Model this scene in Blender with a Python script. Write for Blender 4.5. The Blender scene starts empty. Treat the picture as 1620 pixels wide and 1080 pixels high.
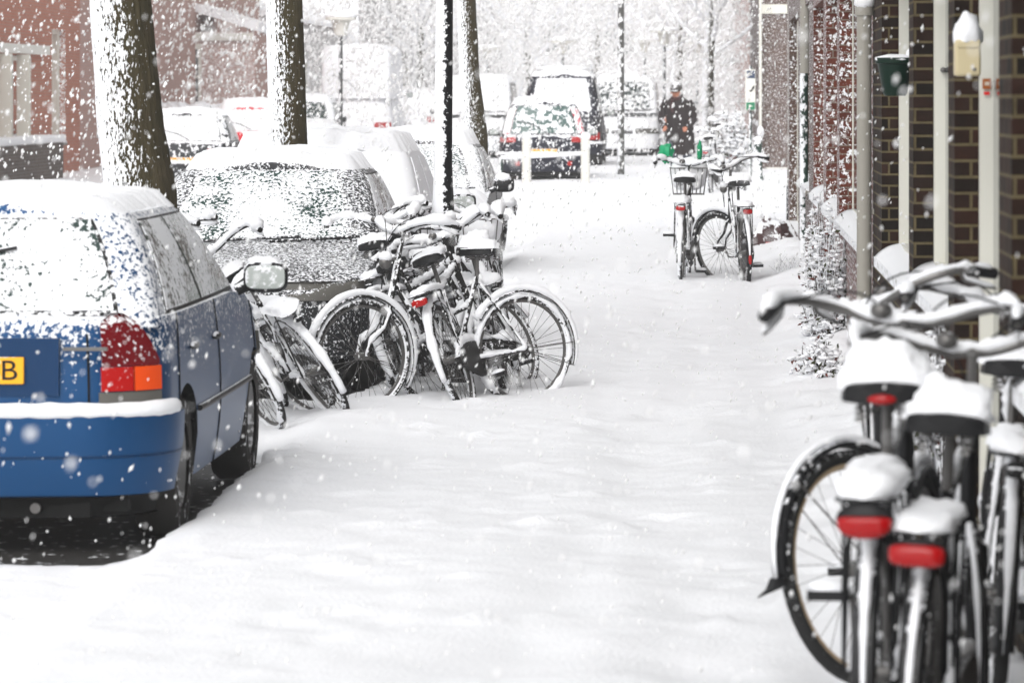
import bpy, math, random
import numpy as np
from mathutils import Vector, Matrix, noise, Euler
from math import sin, cos, pi, radians, sqrt, atan2
random.seed(7)
S = bpy.context.scene
C = S.collection

# ------------------------------------------------------------------ camera, sky, sun, exposure
CAMZ = 1.88
cam = bpy.data.objects.new('camera', bpy.data.cameras.new('camera')); C.objects.link(cam)
cam.location = (0, 0, CAMZ); cam.rotation_euler = (radians(90), 0, 0)
cam.data.sensor_width = 36; cam.data.lens = 36 * 6100 / 1620
cam.data.shift_x = -(1133 - 810) / 1620; cam.data.shift_y = -390 / 1620
cam.data.clip_start = .3; cam.data.clip_end = 2000
cam.data.dof.use_dof = True; cam.data.dof.focus_distance = 27; cam.data.dof.aperture_fstop = 6.3
S.camera = cam
w = bpy.data.worlds.new('World'); S.world = w; w.use_nodes = True
nt = w.node_tree; bg = nt.nodes['Background']
sky = nt.nodes.new('ShaderNodeTexSky'); sky.sky_type = 'NISHITA'; sky.sun_disc = False
sky.sun_elevation = radians(42); sky.sun_rotation = radians(180 + 12); sky.dust_density = 4; sky.air_density = 1
hs = nt.nodes.new('ShaderNodeHueSaturation'); hs.inputs['Saturation'].default_value = .06
nt.links.new(sky.outputs[0], hs.inputs['Color']); nt.links.new(hs.outputs[0], bg.inputs[0])
bg.inputs[1].default_value = .15
sun = bpy.data.objects.new('sun', bpy.data.lights.new('sun', 'SUN')); C.objects.link(sun)
sun.data.energy = .5; sun.data.angle = radians(85); sun.data.color = (1, .97, .93)
sun.rotation_euler = (radians(48), 0, radians(-12))
S.view_settings.view_transform = 'Standard'; S.view_settings.look = 'None'
S.view_settings.exposure = 0.55; S.view_settings.gamma = 1
S.render.engine = 'CYCLES'
S.cycles.volume_bounces = 4; S.cycles.max_bounces = 12; S.cycles.diffuse_bounces = 9; S.cycles.transmission_bounces = 8

# ------------------------------------------------------------------ helpers
def sc(Y): return 6100 / Y
def PX(px, Y): return (px - 1133) / sc(Y)
def PZ(py, Y): return CAMZ - (py - 150) / sc(Y)
def V(*a): return Vector(a)
def lerp(a, b, t): return a + (b - a) * t
def interp(x, pts):
    if x <= pts[0][0]: return pts[0][1]
    for (a, b), (c, d) in zip(pts, pts[1:]):
        if x <= c:
            t = (x - a) / (c - a) if c > a else 1
            return b + (d - b) * t
    return pts[-1][1]
def zg(Y): return max(0, Y - 35) * .005

class MB:
    def __init__(s): s.v = []; s.f = []
    def add(s, vs, fs):
        n = len(s.v); s.v += [tuple(p) for p in vs]; s.f += [tuple(i + n for i in f) for f in fs]; return s
    def box(s, c, d, M=None):
        x, y, z = d[0] / 2, d[1] / 2, d[2] / 2
        vs = [V(a * x, b * y, e * z) for a in (-1, 1) for b in (-1, 1) for e in (-1, 1)]
        if M is not None: vs = [M @ p for p in vs]
        vs = [p + Vector(c) for p in vs]
        return s.add(vs, [(0, 1, 3, 2), (4, 6, 7, 5), (0, 4, 5, 1), (2, 3, 7, 6), (0, 2, 6, 4), (1, 5, 7, 3)])
    def rbox(s, x0, x1, y0, y1, z0, z1): return s.box(((x0 + x1) / 2, (y0 + y1) / 2, (z0 + z1) / 2), (x1 - x0, y1 - y0, z1 - z0))
    def tube(s, pts, r, seg=8, closed=False, caps=True, up=None, sq=1):
        P = [Vector(p) for p in pts]; n = len(P)
        R = r if isinstance(r, (list, tuple)) else [r] * n
        vs = []; side = None
        for i in range(n):
            if closed: d = P[(i + 1) % n] - P[i - 1]
            else: d = P[min(i + 1, n - 1)] - P[max(i - 1, 0)]
            if d.length < 1e-9: d = V(0, 0, 1)
            d.normalize()
            if side is None:
                a = V(0, 0, 1) if abs(d.z) < .9 else V(1, 0, 0)
                if up is not None: a = Vector(up)
                side = a.cross(d)
                if side.length < 1e-6: side = V(0, 1, 0).cross(d)
            side = side - d * side.dot(d)
            if side.length < 1e-6: side = V(0, 1, 0.01).cross(d)
            side.normalize(); u = d.cross(side)
            for k in range(seg):
                t = 2 * pi * k / seg
                vs.append(P[i] + side * (cos(t) * R[i]) + u * (sin(t) * R[i] * sq))
        fs = []
        m = n if closed else n - 1
        for i in range(m):
            j = (i + 1) % n
            for k in range(seg):
                l = (k + 1) % seg
                fs.append((i * seg + k, i * seg + l, j * seg + l, j * seg + k))
        if caps and not closed:
            fs.append(tuple(reversed(range(seg)))); fs.append(tuple((n - 1) * seg + k for k in range(seg)))
        return s.add(vs, fs)
    def ball(s, c, r, nu=12, nv=8, disp=0, fr=3, bottom=-1, M=None, seed=0):
        rx, ry, rz = r if isinstance(r, (tuple, list)) else (r, r, r)
        vs = []; fs = []
        for j in range(nv + 1):
            t = pi * j / nv
            for i in range(nu):
                a = 2 * pi * i / nu
                d = V(sin(t) * cos(a), sin(t) * sin(a), cos(t))
                if d.z < bottom: d.z = bottom
                k = 1 + (disp * noise.noise(d * fr + V(seed * 3.1, c[0] * 7, c[1] * 5)) if disp else 0)
                p = V(d.x * rx * k, d.y * ry * k, d.z * rz * k)
                if M is not None: p = M @ p
                vs.append(p + Vector(c))
        for j in range(nv):
            for i in range(nu):
                k = (i + 1) % nu
                fs.append((j * nu + i, (j + 1) * nu + i, (j + 1) * nu + k, j * nu + k))
        return s.add(vs, fs)
    def grid(s, rows, flip=False):
        n = len(rows[0]); vs = [p for r in rows for p in r]; fs = []
        for i in range(len(rows) - 1):
            for j in range(n - 1):
                f = (i * n + j, i * n + j + 1, (i + 1) * n + j + 1, (i + 1) * n + j)
                fs.append(tuple(reversed(f)) if flip else f)
        return s.add(vs, fs)
    def lathe(s, c, prof, seg=20, axis='z'):
        vs = []; fs = []
        for r, h in prof:
            for k in range(seg):
                a = 2 * pi * k / seg
                if axis == 'z': p = V(r * cos(a), r * sin(a), h)
                elif axis == 'x': p = V(h, r * cos(a), r * sin(a))
                else: p = V(r * cos(a), h, r * sin(a))
                vs.append(p + Vector(c))
        for i in range(len(prof) - 1):
            for k in range(seg):
                l = (k + 1) % seg
                fs.append((i * seg + k, i * seg + l, (i + 1) * seg + l, (i + 1) * seg + k))
        return s.add(vs, fs)
    def poly(s, pts, d):      # flat polygon extruded by vector d
        n = len(pts); P = [Vector(p) for p in pts]; D = Vector(d)
        fs = [tuple(range(n)), tuple(reversed(range(n, 2 * n)))]
        for i in range(n): j = (i + 1) % n; fs.append((i, n + i, n + j, j))
        return s.add(P + [p + D for p in P], fs)
    def build(s, name, mat, parent=None, smooth=40, bevel=0):
        me = bpy.data.meshes.new(name); me.from_pydata(s.v, [], s.f); me.update()
        me.materials.append(mat)
        o = bpy.data.objects.new(name, me); C.objects.link(o)
        if mat is SNOW and smooth: smooth = 180
        if smooth:
            me.polygons.foreach_set('use_smooth', [True] * len(me.polygons))
            try: me.set_sharp_from_angle(angle=radians(smooth))
            except Exception: pass
        if parent is not None: o.parent = parent
        if bevel:
            b = o.modifiers.new('b', 'BEVEL'); b.width = bevel; b.segments = 2; b.limit_method = 'ANGLE'
        return o
def tag(o, label=None, cat=None, group=None, kind=None):
    if label: o['label'] = label
    if cat: o['category'] = cat
    if group: o['group'] = group
    if kind: o['kind'] = kind
    return o
def empty(name, loc, label, cat, rot=(0, 0, 0), group=None, scale=1):
    o = bpy.data.objects.new(name, None); C.objects.link(o); o.location = loc; o.rotation_euler = rot
    o.scale = (scale,) * 3; o.empty_display_size = .2
    return tag(o, label, cat, group)

# ------------------------------------------------------------------ materials
SNOWC = (.85, .86, .885, 1)
def newmat(name):
    m = bpy.data.materials.new(name); m.use_nodes = True
    nt = m.node_tree; return m, nt, nt.nodes['Principled BSDF']
def math_(nt, op, a, b=None, c=None):
    n = nt.nodes.new('ShaderNodeMath'); n.operation = op
    for i, x in enumerate((a, b, c)):
        if x is None: continue
        if hasattr(x, 'is_linked') or hasattr(x, 'node'): nt.links.new(x, n.inputs[i])
        else: n.inputs[i].default_value = x
    return n.outputs[0]
def noise_(nt, vec, scale, detail=3, rough=.55, stretch=None):
    if stretch:
        mp = nt.nodes.new('ShaderNodeMapping'); nt.links.new(vec, mp.inputs[0]); mp.inputs['Scale'].default_value = stretch; vec = mp.outputs[0]
    n = nt.nodes.new('ShaderNodeTexNoise'); n.inputs['Scale'].default_value = scale
    n.inputs['Detail'].default_value = detail; n.inputs['Roughness'].default_value = rough
    nt.links.new(vec, n.inputs['Vector']); return n.outputs['Fac']
def ramp_(nt, fac, stops):
    r = nt.nodes.new('ShaderNodeValToRGB'); e = r.color_ramp.elements
    while len(e) < len(stops): e.new(.5)
    for k, (p, c) in zip(e, stops): k.position = p; k.color = (*c, 1) if len(c) == 3 else c
    nt.links.new(fac, r.inputs[0]); return r.outputs[0]
def mix_(nt, f, a, b):
    n = nt.nodes.new('ShaderNodeMix'); n.data_type = 'RGBA'
    for i, x in ((0, f), (6, a), (7, b)):
        if hasattr(x, 'node'): nt.links.new(x, n.inputs[i])
        else: n.inputs[i].default_value = x if i == 0 else ((*x, 1) if len(x) == 3 else x)
    return n.outputs[2]
def snowmask(nt, cov, up=1.0, wind=0., amp=1.6, scale=45, stretch=None, soft=.12, wdir=(-.75, -.6, .1), big=0, grad=None):
    """where snow sticks: upward faces, faces turned to the wind, broken up by noise"""
    geo = nt.nodes.new('ShaderNodeNewGeometry'); tc = nt.nodes.new('ShaderNodeTexCoord')
    sx = nt.nodes.new('ShaderNodeSeparateXYZ'); nt.links.new(geo.outputs['Normal'], sx.inputs[0])
    d = nt.nodes.new('ShaderNodeVectorMath'); d.operation = 'DOT_PRODUCT'
    nt.links.new(geo.outputs['Normal'], d.inputs[0]); d.inputs[1].default_value = wdir
    v = math_(nt, 'MULTIPLY', sx.outputs['Z'], up)
    v = math_(nt, 'MULTIPLY_ADD', d.outputs['Value'], wind, v)
    nz = noise_(nt, tc.outputs['Object'], scale, 4, .6, stretch)
    v = math_(nt, 'ADD', v, math_(nt, 'MULTIPLY', math_(nt, 'SUBTRACT', nz, .5), amp * 2))
    if big:
        nb = noise_(nt, tc.outputs['Object'], 2.6, 2)
        v = math_(nt, 'ADD', v, math_(nt, 'MULTIPLY', math_(nt, 'SUBTRACT', nb, .5), big * 2))
    if grad:
        so = nt.nodes.new('ShaderNodeSeparateXYZ'); nt.links.new(tc.outputs['Object'], so.inputs[0])
        gz = math_(nt, 'MULTIPLY', math_(nt, 'SUBTRACT', so.outputs['Z'], grad[0]), grad[1])
        v = math_(nt, 'ADD', v, math_(nt, 'MINIMUM', math_(nt, 'MAXIMUM', gz, -.4), grad[2]))
    mr = nt.nodes.new('ShaderNodeMapRange'); mr.interpolation_type = 'SMOOTHSTEP'
    nt.links.new(v, mr.inputs[0]); mr.inputs[1].default_value = -cov - soft; mr.inputs[2].default_value = -cov + soft
    return mr.outputs[0]
def finish(nt, bs, col, rough, mask, metal=0, coat=0, bump=.4, bdist=.004, spec=.16):
    if spec is not None: bs.inputs['Specular IOR Level'].default_value = spec
    if mask is None:
        if hasattr(col, 'node'): nt.links.new(col, bs.inputs['Base Color'])
        else: bs.inputs['Base Color'].default_value = (*col, 1)
        bs.inputs['Roughness'].default_value = rough; bs.inputs['Metallic'].default_value = metal
        bs.inputs['Coat Weight'].default_value = coat
        return
    nt.links.new(mix_(nt, mask, col, SNOWC), bs.inputs['Base Color'])
    inv = math_(nt, 'SUBTRACT', 1, mask)
    nt.links.new(math_(nt, 'MULTIPLY_ADD', mask, .85 - rough, rough), bs.inputs['Roughness'])
    if metal: nt.links.new(math_(nt, 'MULTIPLY', inv, metal), bs.inputs['Metallic'])
    if coat: nt.links.new(math_(nt, 'MULTIPLY', inv, coat), bs.inputs['Coat Weight'])
    b = nt.nodes.new('ShaderNodeBump'); b.inputs['Strength'].default_value = bump; b.inputs['Distance'].default_value = bdist
    nt.links.new(mask, b.inputs['Height']); nt.links.new(b.outputs[0], bs.inputs['Normal'])
_mc = {}
def snowy(name, col, rough=.45, metal=0, coat=0, spec=.16, bd=.004, **k):
    key = name
    if key in _mc: return _mc[key]
    m, nt, bs = newmat(name)
    finish(nt, bs, col, rough, snowmask(nt, **k), metal, coat, bdist=bd, spec=spec); _mc[key] = m; return m
def plain(name, col, rough=.5, metal=0, coat=0, emit=None):
    if name in _mc: return _mc[name]
    m, nt, bs = newmat(name)
    tc = nt.nodes.new('ShaderNodeTexCoord'); nz = noise_(nt, tc.outputs['Object'], 14, 4)
    c = mix_(nt, nz, tuple(x * .82 for x in col), tuple(min(1, x * 1.15) for x in col))
    finish(nt, bs, c, rough, None, metal, coat); _mc[name] = m; return m
def snowmat(name='snow', scale=1.0, bump=.5):
    m, nt, bs = newmat(name)
    tc = nt.nodes.new('ShaderNodeTexCoord')
    a = noise_(nt, tc.outputs['Object'], 2.2 * scale, 5, .6); b_ = noise_(nt, tc.outputs['Object'], 55 * scale, 4, .65)
    nt.links.new(mix_(nt, a, (.835, .845, .87), (.87, .875, .895)), bs.inputs['Base Color'])
    bs.inputs['Roughness'].default_value = .8; bs.inputs['Specular IOR Level'].default_value = .25
    bp = nt.nodes.new('ShaderNodeBump'); bp.inputs['Strength'].default_value = bump; bp.inputs['Distance'].default_value = .02
    nt.links.new(math_(nt, 'ADD', math_(nt, 'MULTIPLY', b_, .5), a), bp.inputs['Height'])
    nt.links.new(bp.outputs[0], bs.inputs['Normal']); return m
SNOW = snowmat()
def brick(name, c1, c2, mortar, cov, wind=.5, amp=1.3, msize=.0065, scale=34):
    m, nt, bs = newmat(name)
    geo = nt.nodes.new('ShaderNodeNewGeometry'); sx = nt.nodes.new('ShaderNodeSeparateXYZ')
    tc = nt.nodes.new('ShaderNodeTexCoord'); nt.links.new(tc.outputs['Object'], sx.inputs[0])
    cb = nt.nodes.new('ShaderNodeCombineXYZ')
    nt.links.new(math_(nt, 'ADD', sx.outputs['X'], sx.outputs['Y']), cb.inputs[0]); nt.links.new(sx.outputs['Z'], cb.inputs[1])
    br = nt.nodes.new('ShaderNodeTexBrick'); nt.links.new(cb.outputs[0], br.inputs['Vector'])
    br.inputs['Scale'].default_value = 1; br.inputs['Brick Width'].default_value = .21; br.inputs['Row Height'].default_value = .0625
    br.inputs['Mortar Size'].default_value = msize; br.inputs['Mortar Smooth'].default_value = .25
    br.inputs['Color1'].default_value = (*c1, 1); br.inputs['Color2'].default_value = (*c2, 1); br.inputs['Mortar'].default_value = (*mortar, 1)
    nz = noise_(nt, tc.outputs['Object'], 13, 5, .7)
    col = mix_(nt, math_(nt, 'MULTIPLY', nz, .95), br.outputs['Color'], tuple(x * .35 for x in c1))
    mask = snowmask(nt, cov, 1.0, wind, amp, scale)
    # snow also catches on the joints
    nj = noise_(nt, tc.outputs['Object'], 9, 3)
    finish(nt, bs, col, .85, mask)
    b = nt.nodes.new('ShaderNodeBump'); b.inputs['Strength'].default_value = .6; b.inputs['Distance'].default_value = .006
    nt.links.new(math_(nt, 'SUBTRACT', 1, br.outputs['Fac']), b.inputs['Height']); nt.links.new(b.outputs[0], bs.inputs['Normal'])
    return m

M = {}
M['bike'] = snowy('black_bike_paint', (.009, .009, .010), .4, coat=.1, cov=-.90, up=.9, wind=.25, amp=1.1, scale=55)
M['bikeheavy'] = snowy('black_bike_paint_snowed', (.02, .019, .018), .5, cov=-.45, up=.6, wind=.55, amp=1.5, scale=38)
M['tyre'] = snowy('rubber_tyre', (.02, .02, .02), .8, cov=-.6, up=.5, wind=.3, amp=1.3, scale=60)
M['tyreheavy'] = snowy('rubber_tyre_snowed', (.025, .023, .022), .8, cov=-.12, up=.3, wind=.6, amp=1.4, scale=45)
M['steel'] = snowy('steel', (.14, .135, .13), .4, metal=.6, cov=-.95, up=.8, wind=.25, amp=1., scale=60)
M['black'] = plain('black_plastic', (.012, .012, .013), .4)
M['blacks'] = snowy('black_plastic_snowed', (.015, .015, .016), .45, cov=-.75, up=1, wind=.4, amp=1.2, scale=50)
M['red'] = plain('red_reflector', (.32, .002, .003), .25, coat=.35)
M['redsnow'] = snowy('red_lamp_snowed', (.38, .005, .004), .3, coat=.15, cov=-.55, up=.8, wind=.3, amp=1.5, scale=50)
M['redtop'] = snowy('dark_red_lens', (.13, .003, .006), .25, coat=.1, cov=-.62, up=.8, wind=.3, amp=1.9, scale=60)
M['orange'] = snowy('orange_lamp', (.75, .07, .005), .3, coat=.15, cov=-.8, up=.8, wind=.3, amp=1.4, scale=50)
M['clear'] = snowy('clear_lamp', (.11, .105, .095), .3, cov=-.8, up=.6, wind=.3, amp=1.3, scale=50)
M['plate'] = snowy('plate_yellow', (.85, .40, .02), .4, cov=-.75, up=.8, wind=.2, amp=1.1, scale=40)
M['plateold'] = snowy('plate_yellow_snowed', (.8, .36, .03), .4, cov=-.35, up=.8, wind=.2, amp=1.5, scale=26)
M['white'] = snowy('white_paint', (.66, .65, .6), .4, cov=-.8, up=.8, wind=.3, amp=.9, scale=30)
M['under'] = plain('underbody', (.008, .008, .008), .8)
M['mirror'] = snowy('frosted_mirror', (.42, .45, .43), .25, cov=-.35, up=.2, wind=.4, amp=.9, scale=30)
M['metaldark'] = snowy('dark_green_pole', (.012, .035, .025), .4, cov=-.35, up=.8, wind=.6, amp=1.2, scale=18)
# ------------------------------------------------------------------ ground
cars_rect = []   # (x0,x1,y0,y1): where parked cars kept the road bare
cars_rect.append((-4.1, -2.36, 15.35, 19.6)); cars_rect.append((-3.85, -2.25, 23.9, 27.9)); cars_rect.append((-3.85, -2.3, 37.4, 41.4))
KERB = -2.28
rf_ = random.Random(3); FEET = {}
for ln in range(5):
    fx = rf_.uniform(-1.7, .3); fy = rf_.uniform(9, 12); a = rf_.uniform(-.06, .06)
    while fy < 48:
        for sd in (-.1, .1):
            FEET.setdefault(int(fy), []).append((fx + sd, fy, rf_.uniform(.003, .009))); fy += rf_.uniform(.3, .42); fx += a * .35 + rf_.gauss(0, .02)
def foot(x, y):
    # old footprints, half filled by fresh snow
    r = 0
    for c in (int(y) - 1, int(y), int(y) + 1):
        for fx, fy, d in FEET.get(c, ()):
            e = ((x - fx) / .07) ** 2 + ((y - fy) / .17) ** 2
            if e < 4: r += -d * math.exp(-e) + d * .35 * math.exp(-(e - 1.8) ** 2 * 2)
    return r
def ground_h(x, y):
    p = V(x, y, 0)
    n1 = noise.noise(p * .55); n2 = noise.noise(p * 1.9 + V(5, 3, 1)); n3 = noise.noise(p * 6.5 + V(1, 8, 2)); n4 = noise.noise(p * 17)
    pt = .35 + 1.3 * max(0, noise.noise(p * .8 + V(9, 9, 9)) + .25); n3 *= pt; n4 *= pt * 1.3
    z = .055 + n1 * .022 + n2 * .014 + n3 * .012 + n4 * .006 + foot(x, y)
    kx = KERB + .06 * n2 + .03 * n3
    t = min(1, max(0, (x - kx + .16) / .32)); t = t * t * (3 - 2 * t)
    if y < 50: z += lerp(-.035, .035, t)
    c_ = noise.noise(p * 6.0 + V(4, 4, 7)) - .28
    if c_ > 0: z += .065 * c_ * pt
    # trodden line along the pavement
    for cx, ph in ((-.55, 0), (-.2, 2.1)):
        dd = abs(x - cx - .12 * sin(y * .45 + ph)); 
        if dd < .25: z -= .03 * (1 - dd / .25) * (.4 + .6 * max(0, sin(y * 4.6 + ph))) 
    # mound round the bicycles at the lamp post
    g = math.exp(-((x + 1.75) / .9) ** 2 - ((y - 25.0) / 2.2) ** 2); z -= .05 * g
    for (a, b, c, d) in cars_rect:
        e = .05 * n2 + .07 * n3 + .04 * n4
        dx = min(x - a, b - x) + e; dy = min(y - c, d - y) + e * 1.5
        m = min(dx, dy)
        if m > -.10: z = lerp(z, -.2, min(1, (m + .10) / .10) ** .8)
    # drift against the houses on the right
    if x > .35 and y < 50: z += .10 * min(1, (x - .35) / .5) * (1 + n2)
    return z + zg(y)
def axis(segs):
    out = [segs[0][0]]
    for a, b, st in segs:
        n = max(1, int(round((b - a) / st))); out += [a + (b - a) * (i + 1) / n for i in range(n)]
    return out
gx = axis([(-70, -20, 4), (-20, -6, .5), (-6, -4.2, .12), (-4.2, -1.9, .035), (-1.9, 1.0, .06), (1.0, 4, .3), (4, 60, 5)])
gy = axis([(-4, 6, 1.2), (6, 14, .07), (14, 20, .04), (20, 30, .06), (30, 50, .12), (50, 100, .4), (100, 430, 5)])
nx, ny = len(gx), len(gy)
co = np.empty((ny, nx, 3), np.float32)
for j, y in enumerate(gy):
    for i, x in enumerate(gx):
        co[j, i] = (x, y, ground_h(x, y))
idx = np.arange(nx * ny).reshape(ny, nx)
q = np.stack([idx[:-1, :-1], idx[:-1, 1:], idx[1:, 1:], idx[1:, :-1]], -1).reshape(-1, 4)
me = bpy.data.meshes.new('snow_ground'); me.vertices.add(nx * ny); me.vertices.foreach_set('co', co.ravel())
me.loops.add(q.size); me.loops.foreach_set('vertex_index', q.ravel().astype(np.int32))
me.polygons.add(len(q)); me.polygons.foreach_set('loop_start', np.arange(0, q.size, 4, dtype=np.int32)); me.polygons.foreach_set('loop_total', np.full(len(q), 4, np.int32))
me.update(); me.validate(); me.polygons.foreach_set('use_smooth', [True] * len(me.polygons))
me.materials.append(snowmat('ground_snow', .9, .55))
g = bpy.data.objects.new('snow_ground', me); C.objects.link(g); tag(g, kind='structure')
m, nt_, bs = newmat('wet_asphalt'); tc = nt_.nodes.new('ShaderNodeTexCoord')
nz = noise_(nt_, tc.outputs['Object'], 9, 5); nz2 = noise_(nt_, tc.outputs['Object'], 160, 2)
finish(nt_, bs, mix_(nt_, nz2, mix_(nt_, nz, (.012, .012, .013), (.04, .037, .034)), (.05, .048, .045)), .45, snowmask(nt_, -1.45, 1, 0, 1.6, 14), bump=.3)
a = MB().rbox(-4.15, -2.3, 15.1, 19.9, -.12, -.005).rbox(-3.9, -2.2, 23.7, 28.2, -.12, -.02).rbox(-3.9, -2.25, 37.2, 41.6, -.12, -.02).build('road', m, smooth=0); tag(a, kind='structure')

# ------------------------------------------------------------------ houses
BR_DARK = brick('dark_brick', (.009, .006, .004), (.045, .017, .010), (.17, .135, .07), -1.25, .35, 1.5)
BR_RED = brick('red_brick_snowed', (.13, .035, .022), (.20, .05, .03), (.30, .26, .22), -.42, .35, 1.45, .006)
BR_BROWN = brick('brown_brick_snowed', (.10, .05, .038), (.14, .075, .05), (.22, .19, .16), -.45, .35, 1.5, .006)
BR_ORANGE = brick('orange_brick_snowed', (.56, .19, .11), (.62, .24, .15), (.40, .34, .30), -.25, .3, 1.2, .006)
BR_PINK = brick('pale_red_brick', (.62, .36, .30), (.62, .4, .34), (.42, .38, .36), -.3, .3, 1.3, .006)  # brick tone paled so distant fronts fade as if through haze
BR_PALE = brick('haze_paled_snowy_wall', (.42, .40, .38), (.46, .44, .42), (.5, .48, .46), .15, .3, 1.2, .006)  # distance haze painted in: lightened wall colour under extra snow cover
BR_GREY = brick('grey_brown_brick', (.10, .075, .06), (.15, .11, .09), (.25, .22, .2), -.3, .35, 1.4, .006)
M['wood'] = snowy('old_white_wood', (.66, .65, .58), .5, cov=-1.1, up=.8, wind=.3, amp=1.1, scale=14)
M['pane'] = snowy('window_pane', (.035, .04, .042), .08, coat=.3, cov=-1.0, up=.5, wind=.3, amp=1.3, scale=30)
M['panes'] = snowy('window_pane_snowy', (.12, .13, .13), .2, cov=-.5, up=.5, wind=.3, amp=1.3, scale=16)
M['roof'] = snowy('roof_tiles_snowed', (.12, .07, .05), .8, cov=.4, up=1, wind=.1, amp=1, scale=12)
M['stone'] = snowy('stone_sill', (.22, .2, .17), .8, cov=-.05, up=1, wind=.3, amp=1, scale=20)
def snow_wedge(mb, xa, xb, y0, y1, z, h):
    """wind-blown snow lying on a ledge, deeper towards the wall and far jamb"""
    rows = []; n = 14
    for j in range(n + 1):
        y = lerp(y0, y1, j / n); r = []
        hh = h * (.35 + .65 * (j / n) ** 1.5) * (1 + .3 * noise.noise(V(y * 5, 1, z)))
        for i in range(9):
            t = i / 8; prof = sin(min(1, t * 1.6) * pi / 2) ** .7
            r.append(V(lerp(xa, xb, t), y, z + (hh * prof * (.55 + .45 * t) if 0 < i and 0 < j else 0)))
        rows.append(r)
    rows.append([V(p.x, p.y, z) for p in rows[-1]])
    mb.grid(rows)
def house(name, label, side, X0, Y0, Y1, H, depth, ops, mat, roofmat=True, rec=.095, post=.07, sillsnow=.085, wide=.07, endwall=True, group=None):
    r = empty(name, (X0, Y0, 0), label, 'house', group=group)
    s = side; zb = -.3
    w = MB(); 
    def bx(mb, xa, xb, ya, yb, za, zb_): mb.rbox(min(xa * s, xb * s), max(xa * s, xb * s), ya - Y0, yb - Y0, za, zb_)
    ops = sorted(ops)
    cur = Y0
    for (a, b, sill, head) in ops:
        if a > cur: bx(w, 0, rec, cur, a, zb, H)
        bx(w, 0, rec, a, b, zb, sill); bx(w, 0, rec, a, b, head, H)
        cur = b
    if Y1 > cur: bx(w, 0, rec, cur, Y1, zb, H)
    bx(w, rec + .10, depth, Y0, Y1, zb, H)
    # fill between the recessed layer and the mass except at the openings
    cur = Y0
    for (a, b, sill, head) in ops:
        if a > cur: bx(w, rec + .001, rec + .101, cur + .002, a - .002, zb, H)
        bx(w, rec + .001, rec + .101, a, b, zb, sill - .003); bx(w, rec + .001, rec + .101, a, b, head + .003, H)
        cur = b
    if Y1 > cur: bx(w, rec + .001, rec + .101, cur + .002, Y1 - .002, zb, H)
    w.build('wall', mat, r, smooth=0)
    for (a, b, sill, head) in ops:
        f = MB()
        bx(f, rec - .001, rec + post, b - wide, b - .003, sill, head)
        bx(f, rec - .001, rec + post, a + .003, a + wide, sill, head)
        bx(f, rec - .001, rec + post, a + wide, b - wide, head - .09, head - .003)
        bx(f, rec - .001, rec + post, a + wide, b - wide, sill + .003, sill + .08)
        if b - a > 1.4: bx(f, rec + .004, rec + post - .02, (a + b) / 2 - .035, (a + b) / 2 + .035, sill + .08, head - .09)
        fo = f.build('window_frame', M['wood'], r, smooth=0)
        p = MB(); bx(p, rec + post - .025, rec + post - .018, a + wide, b - wide, sill + .08, head - .09)
        p.build('pane', M['pane'] if abs(X0) < 3 else M['panes'], fo, smooth=0)
        if sill > .3:
            sl = MB(); bx(sl, -.045, rec - .004, a + .004, b - .004, sill - .05, sill + .002); so = sl.build('window_sill', M['stone'], r, smooth=0)
            if sillsnow:
                sw = MB(); xs = sorted((-.04 * s, (rec + .02) * s))
                rows_a, rows_b = (xs[0], xs[1]) if s > 0 else (xs[1], xs[0])
                snow_wedge(sw, rows_a, rows_b, a - Y0 + .01, b - Y0 - .01, sill + .003, sillsnow); sw.build('snow_drift', SNOW, so)
    if roofmat:
        rf = MB(); e = -.25
        x0, x1, xm = e * s, (depth + .25) * s, depth / 2 * s
        rf.poly([(x0, -.0, H + .001), (x1, -.0, H + .001), (xm, -.0, H + depth * .25)], (0, Y1 - Y0, 0))
        rf.build('roof', M['roof'], r, smooth=0)
        sn = MB(); sn.poly([(x0, .05, H + .006), (xm, .05, H + depth * .25 + .004), (x1, .05, H + .006), (x1, .05, H + .13), (xm, .05, H + depth * .25 + .13), (x0, .05, H + .13)], (0, Y1 - Y0 - .1, 0))
        sn.build('roof_snow', SNOW, r, smooth=0)
    return r
FX = .92
def yx(px): return 6100 * FX / (px - 1133)      # depth at which the facade plane shows at image column px
# near dark-brick house: openings end where a brick reveal faces the street's near end
ops = [(7.2, 12.0 - .0, 1.02, 2.55)]
pA0, pA1 = 12.0, 12.55
ops += [(12.55, yx(1510), .25, 2.6), (yx(1500), yx(1445), 1.02, 2.6), (yx(1438), yx(1395), .98, 2.6)]
h1 = house('brick_house', 'dark brown brick house front with white window posts beside the nearest bicycles', 1, FX, 5.5, 22.6, 5.6, 8, ops, BR_DARK, post=.075)
ops = [(23.6, yx(1328), .95, 2.7), (yx(1324), yx(1307), .95, 2.7), (yx(1303), yx(1287), .95, 2.7)]
h2 = house('brick_house', 'red brick house front speckled with snow beyond the thick grey downpipe', 1, FX, 22.65, 36.6, 5.6, 8, ops, BR_RED, post=.03)
ops = [(yx(1280), yx(1267), .95, 2.8), (yx(1263), yx(1249), .3, 2.8)]
h3 = house('brick_house', 'dark narrow brick house front behind the dark green pole', 1, FX, 36.65, 50, 5.6, 8, ops, BR_BROWN, post=.03)
h4 = house('brick_house', 'brown brick house end wall with white trim beyond the side street', 1, .98, 83, 112, 6.5, 9, [(90, 93, 1.2, 3), (97, 100, 1.2, 3)], BR_BROWN)
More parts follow.
